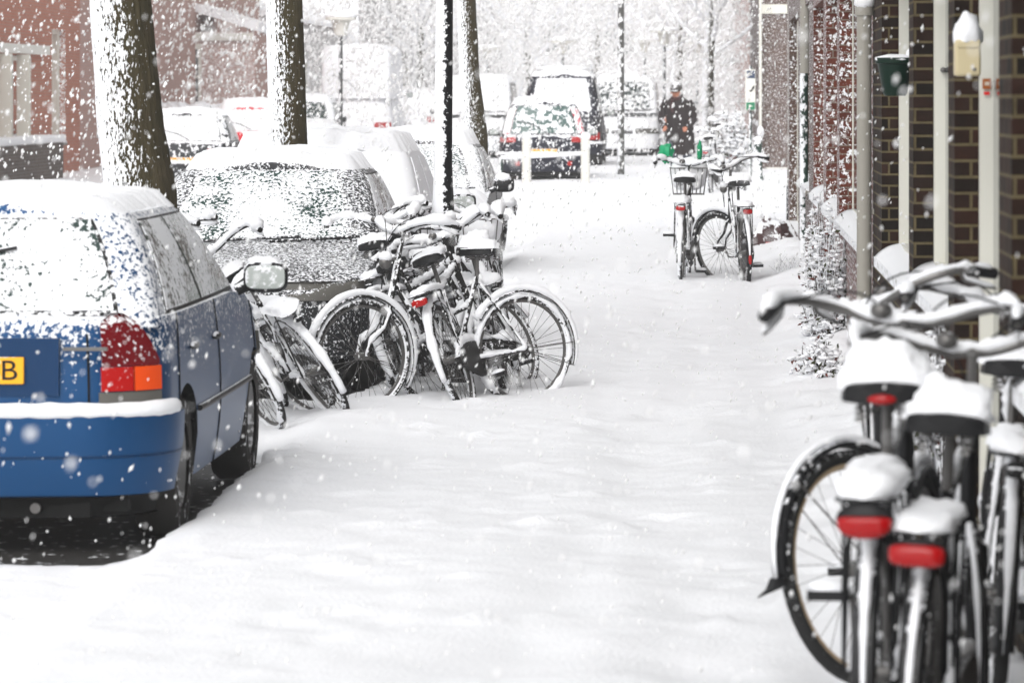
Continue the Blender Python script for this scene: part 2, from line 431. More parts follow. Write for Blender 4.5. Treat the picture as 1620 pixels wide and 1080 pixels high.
# white boards on the far corner house
t = MB(); t.rbox(-.06, 1.2, -.05, -.004, 3.62, 3.82); t.rbox(-.06, -.002, -.12, -.006, -.1, 3.6); t.build('trim_board', M['wood'], h4, smooth=0)
t = MB(); t.rbox(.1, 1.2, -.16, -.006, .0, .32); t.build('plinth', M['white'], h4, smooth=0)
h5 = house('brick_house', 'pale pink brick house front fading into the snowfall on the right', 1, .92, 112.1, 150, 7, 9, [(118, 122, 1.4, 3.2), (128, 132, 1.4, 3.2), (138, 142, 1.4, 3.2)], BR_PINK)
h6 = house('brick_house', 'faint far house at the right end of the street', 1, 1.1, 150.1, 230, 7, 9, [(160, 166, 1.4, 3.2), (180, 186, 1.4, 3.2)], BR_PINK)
# left side of the street
LX = -13.3
def lyx(px): return 6100 * LX / (px - 1133)
l1 = house('brick_house', 'orange brick house at the upper left with a white band above tall windows', -1, LX, 58, 80.6, 8, 9,
           [(60, 63, 1.0, 2.62), (64, 66.6, 1.0, 2.62), (67.5, 71.0, 1.0, 2.62), (72.3, 74.9, 1.0, 2.62), (77.2, 78.8, .9, 3.2)], BR_ORANGE, rec=.12, post=.2, wide=.25, sillsnow=.18)
t = MB(); t.rbox(.01, .14, .5, 18.2, 2.66, 2.84); t.build('window_head_band', M['white'], l1, smooth=0)
# projecting bay of the left house: dark plinth and white posts
for k in range(8): MB().rbox(.02, .26, 1.9 + k * 1.9, 2.05 + k * 1.9, 1.05, 2.64).build('bay_post', M['wood'], l1, smooth=0)
t = MB(); t.rbox(.01, .5, .5, 17.6, -.3, .95); t.build('plinth', BR_GREY, l1, smooth=0)
t = MB(); t.rbox(0, .55, .45, 17.65, .955, 1.1); t.build('ledge_snow', SNOW, l1, smooth=0, bevel=.04)
l2 = house('brick_house', 'pale pink brick house with white barred bay windows behind the left trees', -1, LX - .2, 80.7, 114, 8, 9,
           [(84, 87, 1.0, 3.0), (90, 93, 1.0, 3.0), (107, 110, 1.0, 3.0)], BR_PINK, rec=.12, post=.15, wide=.2)
# two bays facing the near end of the street
for (a, b, y0, y1, zt) in ((-14.6, -11.95, 100, 104, 3.5),):
    t = MB(); t.rbox(a - LX + .2, b - LX + .2, y0 - 80.7, y1 - 80.7, -.3, zt); bay = t.build('bay', BR_PINK, l2, smooth=0)
    f = MB(); ya = y0 - 80.7
    X = a - LX + .2
    f.rbox(X + .1, X + 1.25, ya - .05, ya - .003, 3.05, 3.2)
    for k in range(4): f.rbox(X + .12 + k * .35, X + .2 + k * .35, ya - .052, ya - .003, 1.1, 3.05)
    f.rbox(X + .1, X + 1.25, ya - .05, ya - .004, 2.3, 2.38); f.rbox(X + .1, X + 1.25, ya - .05, ya - .003, 1.02, 1.12)
    fo = f.build('window_frame', M['white'], bay, smooth=0)
    p = MB(); p.rbox(X + .1, X + 1.2, ya - .02, ya - .002, 1.1, 3.1); p.build('pane', M['panes'], bay, smooth=0)
    rf = MB(); rf.poly([(X - .1, ya - .1, zt + .9), (X + 2.75, ya - .1, zt + .01), (X + 2.75, ya - .1, zt + .25), (X - .1, ya - .1, zt + 1.1)], (0, 4, 0)); rf.build('bay_roof', SNOW, l2, smooth=0)
    t = MB(); t.rbox(X, X + 2.6, ya - .09, ya - .002, zt - .22, zt - .02); t.build('bay_cornice', M['white'], l2, smooth=0)
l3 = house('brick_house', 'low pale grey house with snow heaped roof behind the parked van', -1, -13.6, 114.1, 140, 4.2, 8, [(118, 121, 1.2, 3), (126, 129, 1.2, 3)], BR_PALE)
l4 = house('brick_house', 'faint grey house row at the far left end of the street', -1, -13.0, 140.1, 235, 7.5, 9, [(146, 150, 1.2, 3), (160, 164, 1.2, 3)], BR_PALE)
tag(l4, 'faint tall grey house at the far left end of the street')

# thick grey downpipe and other wall things
M['zinc'] = snowy('zinc_pipe', (.30, .285, .25), .5, cov=-1.0, up=.8, wind=.4, amp=1.2, scale=14)
yp = 22.45
dp = empty('downpipe', (PX(1367, yp), yp, 0), 'thick grey zinc downpipe on the wall between dark and red brick', 'downpipe')
MB().tube([(0, 0, -.1), (0, 0, 2), (0, 0, 5.5)], .043, 20).build('pipe', M['zinc'], dp)
for z in (.5, 2.37, 4.2): MB().lathe((0, 0, z), [(.044, -.03), (.054, -.03), (.054, .03), (.044, .03)], 20).build('collar', M['zinc'], dp)
MB().ball((0, -.02, 2.42), (.06, .05, .045), disp=.4).build('snow', SNOW, dp)
for z in (1.2, 3.2):
    MB().rbox(-.01, .09, .0, .02, z - .015, z + .015).build('bracket', M['zinc'], dp)
yp = 39.8
dp = empty('downpipe', (PX(1272, yp), yp, 0), 'slim dark green pipe on the wall behind the snowy bush', 'downpipe')
MB().tube([(0, 0, -.1), (0, 0, 2.1)], .045, 14).build('lower_pipe', M['metaldark'], dp)
MB().tube([(.01, 0, 2.1), (.02, 0, 5.5)], .055, 14).build('upper_pipe', M['zinc'], dp)
yp = 49.3
dp = empty('downpipe', (PX(1249, yp), yp, 0), 'thin pale pipe at the corner before the side street', 'downpipe')
MB().tube([(0, 0, .6), (0, 0, 5.5)], .022, 10).build('pipe', M['white'], dp)
MB().lathe((0, 0, .7), [(.03, -.7), (.04, -.65), (.04, .0), (.025, .03)], 12).build('boot', M['blacks'], dp)
# planter
yp = 18.7
pl = empty('wall_planter', (PX(1416, yp), yp, PZ(152, yp)), 'dark green flower pot hanging on the brick wall with a rim of snow', 'planter')
M['greenpot'] = snowy('green_pot', (.004, .019, .012), .4, cov=-1.1, up=.8, wind=.2, amp=1, scale=40)
MB().lathe((0, 0, 0), [(.0, 0), (.05, .0), (.06, .015), (.085, .155), (.098, .158), (.098, .185), (.088, .185), (.08, .15), (0, .15)], 26).build('pot', M['greenpot'], pl)
mb = MB(); mb.ball((0, 0, .176), (.098, .098, .026), 20, 8, .25, 6); mb.ball((.075, .0, .2), (.022, .03, .03), 8, 6, .4); mb.build('snow', SNOW, pl)
MB().rbox(.06, .14, -.01, .01, .1, .13).build('bracket', M['blacks'], pl)
# cream box with snow
yp = 14.3
bx_ = empty('wall_box', (PX(1529, yp), yp, PZ(121, yp)), 'cream plastic box on the brick wall under a tall heap of snow', 'meter box')
M['cream'] = snowy('cream_plastic', (.56, .48, .30), .4, cov=-1.2, up=.8, wind=.2, amp=1, scale=40)
MB().rbox(-.045, .05, -.06, .06, 0, .135).build('casing', M['cream'], bx_, bevel=.01)
MB().rbox(-.04, .045, -.066, -.059, .105, .128).build('lid', M['cream'], bx_, bevel=.003)
MB().rbox(.018, .032, -.065, -.059, .02, .03).build('lock', M['steel'], bx_)
MB().ball((.005, 0, .13), (.056, .066, .105), 18, 10, .22, 2.2, bottom=-.05).build('snow', SNOW, bx_)
# small things on the white posts
yp = yx(1510) - .08
st = empty('door_sticker', (PX(1561, yp), yp, PZ(133, yp)), 'small orange brown sticker on the white door post', 'sticker')
MB().rbox(-.016, .016, -.004, .0, -.02, .02).build('badge', snowy('sticker_brown', (.35, .10, .02), .4, cov=-1.6), st)
MB().rbox(-.008, .008, -.005, -.0041, -.006, .008).build('badge_print', plain('sticker_white', (.6, .5, .4)), st)
MB().rbox(-.011, .011, -.004, .0, -.042, -.03).build('red_label', plain('sticker_red', (.7, .03, .03)), st)
kn = empty('door_lock', (PX(1492, yx(1445) - .09), yx(1445) - .09, PZ(111, 17.9)), 'small round steel lock on the second white post', 'lock')
MB().lathe((0, 0, 0), [(0, -.02), (.012, -.018), (.014, 0)], 14, 'y').build('knob', M['steel'], kn)
# sign on the far corner
yp = 76
sg = empty('street_sign', (PX(1187, yp), yp, zg(yp)), 'tall narrow white sign with a blue square and a green square', 'sign')
MB().rbox(-.10, .10, -.02, .02, PZ(175, yp) - zg(yp), PZ(110, yp) - zg(yp)).build('board', M['white'], sg, bevel=.005)
z0 = -zg(yp)
MB().rbox(-.07, .09, -.03, -.021, z0 + PZ(124, yp), z0 + PZ(112, yp)).build('blue_square', snowy('sign_blue', (.03, .05, .10), cov=-1), sg)
mb = MB(); mb.rbox(-.04, .04, -.032, -.031, z0 + PZ(119, yp), z0 + PZ(117.5, yp)); mb.rbox(-.04, .04, -.032, -.031, z0 + PZ(116, yp), z0 + PZ(114.8, yp)); mb.build('blue_square_print', M['white'], sg)
mb = MB(); mb.poly([(.0, -.03, z0 + PZ(146, yp)), (.08, -.03, z0 + PZ(140, yp)), (.08, -.03, z0 + PZ(135, yp)), (.04, -.03, z0 + PZ(138, yp))], (0, .008, 0)); mb.rbox(-.02, .04, -.03, -.021, z0 + PZ(145, yp), z0 + PZ(143, yp)); mb.build('arrow', M['black'], sg)
MB().rbox(-.08, .09, -.03, -.021, z0 + PZ(174, yp), z0 + PZ(162, yp)).build('green_square', snowy('sign_green', (.01, .17, .08), cov=-1), sg)
mb = MB(); mb.rbox(-.03, .01, -.033, -.031, z0 + PZ(170, yp), z0 + PZ(166, yp)); mb.rbox(.01, .05, -.033, -.031, z0 + PZ(168.6, yp), z0 + PZ(167.4, yp)); mb.build('green_square_print', M['white'], sg)
MB().tube([(0, .05, -.1), (0, .05, PZ(105, yp) - zg(yp))], .03, 12).build('post', M['metaldark'], sg)
yp = 74
bo = empty('bollard', (PX(1199, yp), yp, zg(yp)), 'dark green bollard with a snow cap on the far corner', 'bollard')
MB().lathe((0, 0, 0), [(.11, -.1), (.11, .1), (.085, .13), (.08, .72), (.09, .74), (.06, .8), (0, .82)], 16).build('post', M['metaldark'], bo)
MB().ball((0, 0, .82), (.09, .09, .07), disp=.2, bottom=-.2).build('snow', SNOW, bo)
yp = 82.6
wp = empty('drainpipe', (PX(1203, yp), yp, zg(yp)), 'thin white pipe running up the corner of the brown end wall', 'drainpipe')
MB().tube([(0, 0, .8), (0, 0, 4.2)], .035, 10).build('pipe', M['white'], wp)
MB().ball((0, 0, .85), (.08, .08, .12), disp=.3).build('snow', SNOW, wp)
# ------------------------------------------------------------------ cars
def paint(name, col, cov, amp=1.7, up=1.0, wind=.45, metal=.3, scale=48, big=.3, grad=None):
    return snowy(name, col, .38, metal, .06, spec=.25, bd=.008, cov=cov, up=up, wind=wind, amp=amp, scale=scale, soft=.10, grad=grad, wdir=(-.2, -.95, .2), big=big)
P_BLUE = paint('blue_car_paint', (.0001, .047, .145), -.90, 2.4, up=.6, wind=.12, metal=.25, big=.5, grad=(.67, 2.4, .80))
P_GREY = paint('grey_car_paint', (.030, .031, .034), -.56, 2.3, up=.45, wind=.25, scale=55)
P_WHITE = paint('snowed_pale_paint', (.6, .6, .6), .8, 1.3)
P_DARK = paint('dark_car_paint', (.03, .028, .03), -.68, 2.0)
P_NAVY = paint('navy_car_paint', (.006, .007, .018), -.80, 1.7, scale=16)
P_RED = paint('red_car_paint', (.55, .015, .025), -.95, 1.3, scale=14)
P_SILV = paint('silver_car_paint', (.35, .36, .37), -.3, 1.4, scale=16)
def glassm(name, col, cov, scale=50, amp=1.8, big=.6, wind=.3):
    return snowy(name, col, .12, 0, .1, bd=.008, cov=cov, up=.5, wind=wind, amp=amp, scale=scale, soft=.10, wdir=(-.1, -.97, .1), big=big)
G_REAR = glassm('rear_glass_snowed', (.03, .05, .045), -.30, 46, 2.3, 1.3)
G_SIDE = glassm('side_glass_snowed', (.07, .085, .072), -.05, 34, 1.8, 1.2, wind=0)
G_WIND = glassm('windscreen_snowed', (.02, .05, .042), -.30, 50, 2.4, 1.3)
G_FULL = glassm('glass_thick_snow', (.1, .11, .11), .7, 20, 1.)
G_FAR = glassm('far_glass_snowed', (.03, .045, .042), -.55, 12, 1.4)
RUB = snowy('window_rubber', (.012, .012, .012), .5, cov=-.55, up=.6, wind=.3, amp=1.6, scale=40)

def sgnpow(v, p): return math.copysign(abs(v) ** p, v)
def half(s, yr, yf, w, rr, rf, bul=.065, tp=.05):
    """point on the half plan outline, s in 0..1 from rear centre round the side to front centre"""
    if s < .2: t = s / .2; x = t * (w - rr); y = yr
    elif s < .3:
        a = (s - .2) / .1 * pi / 2; x = w - rr + rr * sin(a); y = yr + rr - rr * cos(a)
    elif s < .8: t = (s - .3) / .5; x = w; y = lerp(yr + rr, yf - rf, t)
    elif s < .9:
        a = (s - .8) / .1 * pi / 2; x = w - rf + rf * cos(a); y = yf - rf + rf * sin(a)
    else: t = 1 - (s - .9) / .1; x = t * (w - rf); y = yf
    e = (x / w) ** 2
    ym = (yr + yf) / 2
    if y < ym: y += bul * e * ((ym - y) / (ym - yr)) ** 3
    else: y -= bul * e * ((y - ym) / (yf - ym)) ** 3
    x *= 1 - tp * abs((y - ym) / (yf - yr) * 2) ** 3
    return x, y
SS = [i / 5 * .2 for i in range(6)] + [.2 + .1 * i / 5 for i in range(1, 6)] + [.3 + .5 * i / 56 for i in range(1, 57)] + [.8 + .1 * i / 5 for i in range(1, 6)] + [.9 + .1 * i / 5 for i in range(1, 6)]
class Car:
    def __init__(s, L=3.9, W=.84, H=1.44, belt=.93, hood=.78, wheels=(.72, 3.16), R=.30, cab=(0.10, 2.95), roof=(.62, 2.15), wr=.60, hatch=0.0, floor=.22, deck=None):
        s.__dict__.update(locals())
    def ztop(s, y):
        # shoulder line along the car
        d = s.deck if s.deck is not None else s.belt
        return interp(y, [(0, d - .03), (.12, d), (s.cab[1] - .5, s.belt), (s.cab[1] + .1, s.belt - .03), (s.L - .35, s.hood), (s.L - .1, s.hood - .08), (s.L, s.hood - .16)])
    def low(s, u, t, off=0):
        sg = 1
        if u < 0: sg = -1; u = -u
        if u > 1: sg = -1 if sg == 1 else 1; u = 2 - u
        x0, y0 = half(u, 0, s.L, s.W, .29, .42)
        zb = s.floor
        for yc in s.wheels:
            d = abs(y0 - yc); Ra = s.R + .055
            if d < Ra and x0 > s.W * .75: zb = max(zb, s.R * .98 + sqrt(Ra * Ra - d * d))
        zt = s.ztop(y0); z = lerp(zb, zt, t)
        # side section: widest near mid height, tucked in at the sill and shoulder
        k = (z - .55) / .5
        w = s.W * (1 - .035 * k * k) if z > .55 else s.W * (1 - .05 * ((.55 - z) / .35) ** 2)
        yr = .03 * abs((z - .5) / .4) ** 2 + s.hatch * max(0, z - .6); yf = s.L - .12 * max(0, (z - .5) / .3) ** 2
        x, y = half(u, yr, yf, w, .29, .42)
        return V(x * sg, y, z)
    def cabp(s, u, t):
        sg = 1
        if u < 0: sg = -1; u = -u
        if u > 1: sg = -sg; u = 2 - u
        tt = t
        e = tt + .10 * sin(tt * pi)          # convex screen profile
        yr = lerp(s.cab[0], s.roof[0], e if s.roof[0] > s.cab[0] else tt); yf = lerp(s.cab[1], s.roof[1], e)
        w = lerp(s.W * .955, s.wr, tt ** 1.25)
        z = lerp(s.belt - .04, s.H - .05, 1 - (1 - tt) ** 1.25 if tt < 1 else 1)
        x, y = half(u, yr, yf, w, .13, .15, .07, .04)
        return V(x * sg, y, z)
    def nrm(s, f, u, t):
        e = .004
        a = f(u + e, t) - f(u - e, t); b = f(u, min(1, t + e)) - f(u, max(0, t - e))
        n = a.cross(b)
        if n.length < 1e-9: return V(0, 0, 1)
        n.normalize(); return n
    def panel(s, f, u0, u1, t0, t1, off=.006, nu=16, nt_=8, thick=None, base=0, round_=0):
        """patch laid on the body surface, given thickness"""
        mb = MB(); T0 = t0 if callable(t0) else (lambda u: t0); T1 = t1 if callable(t1) else (lambda u: t1)
        rows = []
        for i in range(nu + 1):
            a = i / nu; u = lerp(u0, u1, a); lo, hi = T0(u), T1(u)
            if round_:
                q = (1 - abs(2 * a - 1) ** (1 / round_ if round_ < 1 else round_)); m_ = (lo + hi) / 2; h = (hi - lo) / 2 * (q ** .5 if q > 0 else 0); h = max(h, .15 * (hi - lo) / 2); lo, hi = m_ - h, m_ + h
            r = []
            cnt = nt_
            for j in range(cnt + 1):
                t = lerp(lo, hi, j / cnt); n = s.nrm(f, u, t); r.append(f(u, t) + n * off)
            # skirts
            n0 = s.nrm(f, u, lo); n1 = s.nrm(f, u, hi)
            r = [f(u, lo) + n0 * base] + r + [f(u, hi) + n1 * base]
            rows.append(r)
        def flat(r, u, lo, hi): return r
        u = u0; e0 = [s_ - (s.nrm(f, u0, .5)) * (off - base) for s_ in rows[0]]; e1 = [s_ - (s.nrm(f, u1, .5)) * (off - base) for s_ in rows[-1]]
        mb.grid([e0] + rows + [e1]); return mb
def cap_rows(pr, pl, crown, z_extra=0):
    rows = []
    for a, b in zip(pr, pl):
        r = []
        for k in range(9):
            t = k / 8; p = a.lerp(b, t); xx = 2 * t - 1
            r.append(V(p.x, p.y, p.z + crown * (1 - xx * xx) + z_extra))
        rows.append(r)
    return rows
def snow_sheet(rows_src, thick, seed, edge=.0, rag=.03, clip=None):
    """a thick snow blanket over a grid of points; ragged rounded edge"""
    rows = []; n = len(rows_src)
    for i, r in enumerate(rows_src):
        m = len(r); out = []
        for j, p in enumerate(r):
            ei = min(i, n - 1 - i) / 3.; ej = min(j, m - 1 - j) / 1.2
            e = min(1, ei) * min(1, ej); e = e ** .35 if e > 0 else 0
            nz = noise.noise(V(p.x * 5, p.y * 5, seed)) * .3 + noise.noise(V(p.x * 16, p.y * 16, seed)) * .22 + noise.noise(V(p.x * 1.6, p.y * 1.6, seed + 4)) * .25
            q = V(p.x, p.y, p.z + thick * e * (1 + nz) - (.008 if e == 0 else 0))
            if e < 1: q.x += rag * noise.noise(V(p.y * 13, seed, p.x)) ; q.y += rag * noise.noise(V(p.x * 13, seed, p.y + 3))
            out.append(q)
        rows.append(out)
    return rows
def refine(rows, k=3):
    out = []
    for i in range(len(rows) - 1):
        for a in range(k):
            t = a / k; r = [p.lerp(q_, t) for p, q_ in zip(rows[i], rows[i + 1])]; out.append(r)
    out.append(list(rows[-1]))
    res = []
    for r in out:
        o = []
        for j in range(len(r) - 1):
            for a in range(k): o.append(r[j].lerp(r[j + 1], a / k))
        o.append(r[-1]); res.append(o)
    return res
def make_car(name, label, x, y, z, rot, car, pm, glass, rglass, gside, roofsnow=.07, hoodsnow=.05, plate=None, lights='tall', group='cars parked along the street', mirror=True, detail=1, seed=1, wiper=True, cat='car', rack=False, frontplate=False):
    root = empty(name, (x, y, z), label, cat, rot=(0, 0, rot), group=group)
    c = car
    NT = 10
    # body
    mb = MB(); rows = []
    us = [-u for u in reversed(SS[1:-1])]
    loop = [u for u in SS] + [2 - u for u in reversed(SS[1:-1])]      # closed ring, 0..2
    ring = []
    for u in loop + [loop[0]]:
        ring.append([c.low(u if u <= 1 else u, t / NT) for t in range(NT + 1)])
    mb.grid(ring)
    pr = [c.low(u, 1) for u in SS]; pl = [c.low(-u, 1) for u in SS]
    hoodrows = cap_rows(pr, pl, .035); mb.grid(hoodrows, flip=True)
    # greenhouse
    ring = []
    for u in loop + [loop[0]]: ring.append([c.cabp(u, t / 8) for t in range(9)])
    mb.grid(ring)
    prc = [c.cabp(u, 1) for u in SS]; plc = [c.cabp(-u, 1) for u in SS]
    roofrows = cap_rows(prc, plc, .05); mb.grid(roofrows, flip=True)
    mb.build('body', pm, root, smooth=50)
    fl = MB(); fl.rbox(-c.W * .80, c.W * .80, .1, c.L - .15, .17, .50)
    for yc in c.wheels: pass
    fl.rbox(-c.W * .62, c.W * .62, .05, c.L - .1, .15, .4); fl.build('underbody', M['under'], root)
    # windows
    def win(nm, f, u0, u1, t0, t1, mt, off=.008):
        if mt is G_FULL: return c.panel(f, u0, u1, t0, t1, off, 18, 8).build(nm, mt, root)
        fr = c.panel(f, u0 - .006 * (1 if u1 > u0 else -1), u1 + .006 * (1 if u1 > u0 else -1), t0 - .035, t1 + .03, .004, 18, 8).build('window_rubber', RUB, None)
        g_ = c.panel(f, u0, u1, t0, t1, off, 18, 8).build(nm, mt, root); fr.parent = g_
        return g_
    rw = win('rear_window', c.cabp, -.19, .19, .12, .90, rglass)
    ws = win('windscreen', c.cabp, .905, 1.095, .08, .93, glass)
    for sg in (1, -1):
        for a, b in ((.335, .53), (.545, .775)):
            t1 = lambda u: .88
            if sg == 1: win('side_window', c.cabp, a, b, .10, .86, gside)
            else: win('side_window', c.cabp, -b, -a, .10, .86, gside)
    # bumpers
    for (u0, u1, nm) in ((-.312, .312, 'rear_bumper'), (.85, 1.15, 'front_bumper')):
        t0 = .02; 
        f = c.low
        def tz(u, z):
            zb = f(u, 0).z; zt = f(u, 1).z; return (z - zb) / (zt - zb)
        lo = lambda u: max(0.0, tz(u, .25)); hi = lambda u: max(.05, tz(u, .565))
        c.panel(f, u0, u1, lo, hi, .045, 44, 6).build(nm, pm, root, smooth=35)
        val = MB(); 
    # dark valance
    v = MB(); 
    c.panel(c.low, -.30, .30, -.10, .02, .018, 20, 2).build('valance', M['under'], root)
    # lights
    def tzf(z):
        return lambda u: (z - c.low(u, 0).z) / (c.low(u, 1).z - c.low(u, 0).z)
    for sg in (1, -1):
        if lights == 'tall':
            
            top = lambda u: tzf(.985 - .20 * max(0, (abs(u) - .232) / .036) ** 1.5 - .05 * max(0, (.226 - abs(u)) / .014) ** 2)(u)
            def mk(nm, u0, u1, z0, z1, mt, off=.022, tp=None):
                t1 = tp if tp else tzf(z1)
                u0_, u1_ = (u0, u1) if sg == 1 else (-u1, -u0)
                return c.panel(c.low, u0_, u1_, tzf(z0), t1, off, 10, 5).build(nm, mt, root)
            lt = mk('tail_light', .212, .268, .765, .9, M['redtop'], tp=top)
            l2 = mk('indicator', .241, .270, .665, .762, M['orange']); l3 = mk('brake_light', .211, .239, .665, .762, M['redsnow'])
            l4 = mk('reversing_light', .209, .271, .575, .66, M['clear'], .018)
            for q_ in (l2, l3, l4): q_.parent = lt
        elif lights == 'pillar':
            # slim lamps running up the rear pillars
            u0_, u1_ = (.20, .27) if sg == 1 else (-.27, -.20)
            lt = c.panel(c.cabp, u0_, u1_, .1, .8, .02, 8, 8).build('tail_light', M['pinklamp'], root)
            u0_, u1_ = (.20, .29) if sg == 1 else (-.29, -.20)
            lb = c.panel(c.low, u0_, u1_, tzf(.8), tzf(.93), .02, 8, 4).build('brake_light', M['redsnow'], lt)
            u0_, u1_ = (.17, .20) if sg == 1 else (-.20, -.17)
            c.panel(c.low, u0_, u1_, tzf(.36), tzf(.44), .06, 6, 3).build('fog_light', M['redsnow'], root)
        elif lights == 'low':
            u0_, u1_ = (.15, .27) if sg == 1 else (-.27, -.15)
            c.panel(c.low, u0_, u1_, tzf(.66), tzf(.82), .02, 10, 4).build('tail_light', M['redsnow'], root)
        # head lights
        u0_, u1_ = (.80, .93) if sg == 1 else (1.07, 1.20)
        c.panel(c.low, u0_, u1_, tzf(.60), tzf(.72), .018, 10, 4).build('headlight', M['clear'], root)
    if detail:
        gr = c.panel(c.low, .945, 1.055, tzf(.60), tzf(.68), .02, 8, 3).build('grille', M['blacks'], root)
    # wheels
    for yc in c.wheels:
        for sg in (1, -1):
            tw = .09
            t = MB(); R = c.R; t.lathe((sg * (c.W - .115), yc, R), [(R * .62, -tw), (R * .93, -tw), (R, -tw * .72), (R, tw * .72), (R * .93, tw), (R * .62, tw)], 30, 'x')
            ty = t.build('wheel', M['carwheel'], root)
            rm = MB(); rm.lathe((sg * (c.W - .115), yc, R), [(0, sg * .05), (R * .2, sg * .055), (R * .45, sg * .035), (R * .55, sg * .05), (R * .63, sg * .075)], 24, 'x').build('rim', M['rim'], ty)
    # number plates
    if plate is not None:
        pz = .755 if lights in ('tall',) else .62
        yy = c.low(0, tzf(pz)(0)).y - .012
        if lights == 'tall':
            rc = MB(); rc.rbox(-.40, .40, yy - .002, yy + .03, pz - .105, pz + .13); rc.build('plate_recess', M['recess'], root)
        po = MB().rbox(-.26, .26, yy - .022, yy - .006, pz - .055, pz + .055).build('number_plate', plate, root, bevel=.004)
        if detail > 1:
            cu = bpy.data.curves.new('plate_text', 'FONT'); cu.body = 'B'; cu.size = .115; cu.extrude = .001; cu.align_x = 'CENTER'; cu.align_y = 'CENTER'
            to = bpy.data.objects.new('plate_letter', cu); C.objects.link(to); dg = bpy.context.evaluated_depsgraph_get()
            me = bpy.data.meshes.new_from_object(to.evaluated_get(dg)); bpy.data.objects.remove(to)
            me.materials.clear(); me.materials.append(M['black'])
            o = bpy.data.objects.new('plate_letter', me); C.objects.link(o); o.parent = po
            o.location = (.20, yy - .0235, pz - .002); o.rotation_euler = (pi / 2, 0, 0); o.scale = (1.15, 1, 1)
    # mirrors
    if mirror:
        for sg in (1, -1):
            ym = c.cab[1] - .38
            b = MB(); Mx = Matrix.Rotation(sg * -.12, 3, 'Z')
            b.ball((0, 0, 0), (.105, .06, .078), 20, 12); 
            vs = []
            for p in b.v:
                q_ = V(sgnpow(p[0] / .115, .55) * .112, min(.07, max(-.028, p[1])), sgnpow(p[2] / .078, .55) * .076); vs.append(q_ + V(sg * (c.W + .11), ym, c.belt + .055))
            b.v = [tuple(p) for p in vs]
            b.tube([(sg * (c.W - .03), ym + .02, c.belt - .01), (sg * (c.W + .05), ym + .02, c.belt + .03)], .028, 10)
            mo = b.build('door_mirror', M['blacks'], root)
            gl = MB(); gl.ball((0, 0, 0), (.094, .004, .056), 20, 10)
            gl.v = [(sgnpow(p[0] / .094, .5) * .094 + sg * (c.W + .11), p[1] * 1 + ym - .0305, sgnpow(p[2] / .056, .5) * .056 + c.belt + .055) for p in gl.v]
            gl.build('mirror_glass', M['mirror'], mo)
            sn = MB(); sn.ball((sg * (c.W + .10), ym + .02, c.belt + .125), (.085, .05, .012 + roofsnow * .3), 16, 8, .3, 4); sn.build('snow', SNOW, mo)
    # door lines, handles
    if detail > 1:
        # tailgate seam, bumper seam and small trim
        for zz, a, b in ((.60, -.20, .20),):
            MB().tube([c.low(lerp(a, b, k / 20), tzf(zz)(lerp(a, b, k / 20))) + V(0, -.004, 0) for k in range(21)], .005, 5).build('tailgate_gap', M['under'], root)
        for sg in (1, -1):
            MB().tube([c.low(sg * .2, tzf(z_)(.2)) + c.nrm(c.low, sg * .2, .5) * .003 for z_ in (.60, .7, .8, .9)], .005, 5).build('tailgate_gap', M['under'], root)
        MB().tube([c.low(lerp(-.308, .308, k / 40), tzf(.40)(lerp(-.308, .308, k / 40))) + c.nrm(c.low, lerp(-.308, .308, k / 40), .5) * .045 for k in range(41)], .006, 5).build('bumper_groove', M['recess'], root)
        MB().rbox(.42, .60, -.022, .0, .835, .850).build('tailgate_badge', M['steel'], root)
        MB().tube([(.30, .35, .20), (.30, .02, .19)], .022, 10).build('exhaust_pipe', M['steel'], root)
    if detail:
        for sg in (1, -1):
            for us_ in (.54, .78, .335):
                u = us_ * sg
                pts = [c.low(u, t) + c.nrm(c.low, u, t) * .0015 for t in [k / 8 for k in range(0, 9)]]
                MB().tube(pts, .0045, 5).build('door_gap', M['under'], root)
            pts = [c.low(sg * u, tzf(.52)(u)) + c.nrm(c.low, sg * u, .5) * .008 for u in [.40 + .38 * k / 20 for k in range(21)] if tzf(.52)(u) > .05]
            if len(pts) > 2: MB().tube(pts, .014, 6).build('side_moulding', M['blacks'], root)
            for us_ in (.52, .40):
                p = c.low(sg * us_, tzf(.80)(us_)); MB().ball(p + V(sg * .012, 0, 0), (.02, .075, .018), 10, 6).build('door_handle', M['blacks'], root)
    # wipers
    if wiper:
        f = c.cabp
        pts = [f(u, t) + c.nrm(f, u, t) * .022 for u, t in ((.02, .12), (-.05, .30), (-.13, .40), (-.16, .42))]
        if detail > 1: pts = [f(u, t) + c.nrm(f, u, t) * .024 for u, t in ((0.0, .10), (-.02, .45), (.02, .55), (.065, .60))]; 
        MB().tube(pts, .009, 6).build('rear_wiper', M['blacks'], rw)
        for k in (-.6, .15):
            u0 = 1 + k * .1; pts = [f(u0 + q_ * .12, .03 + .05 * q_) + c.nrm(f, u0, .05) * .03 for q_ in (0, .3, .6, .9)]
            MB().tube(pts, .011, 6).build('wiper', M['blacks'], ws)
    # snow
    sn = MB(); rr = refine(roofrows[4:-4], 2); sn.grid(snow_sheet(rr, roofsnow, seed), flip=True); sn.build('roof_snow', SNOW, root)
    if hoodsnow:
        i0 = next(i for i, u in enumerate(SS) if c.low(u, 1).y > c.cab[1] - .02 and u > .3)
        rr = refine(hoodrows[i0:-2], 2); sn = MB(); sn.grid(snow_sheet(rr, hoodsnow, seed + 9), flip=True); sn.build('hood_snow', SNOW, root)
    # ledge of snow on the rear bumper
    pts = []; rad = []
    for k in range(41):
        u = lerp(-.308, .308, k / 40); p = c.low(u, tzf(.575)(u)); n = c.nrm(c.low, u, .5)
        pts.append(p + n * .022 + V(0, 0, .012 + .012 * noise.noise(V(k * .7, seed, 0)))); rad.append(.036 + .018 * noise.noise(V(k * .6, seed, 3)))
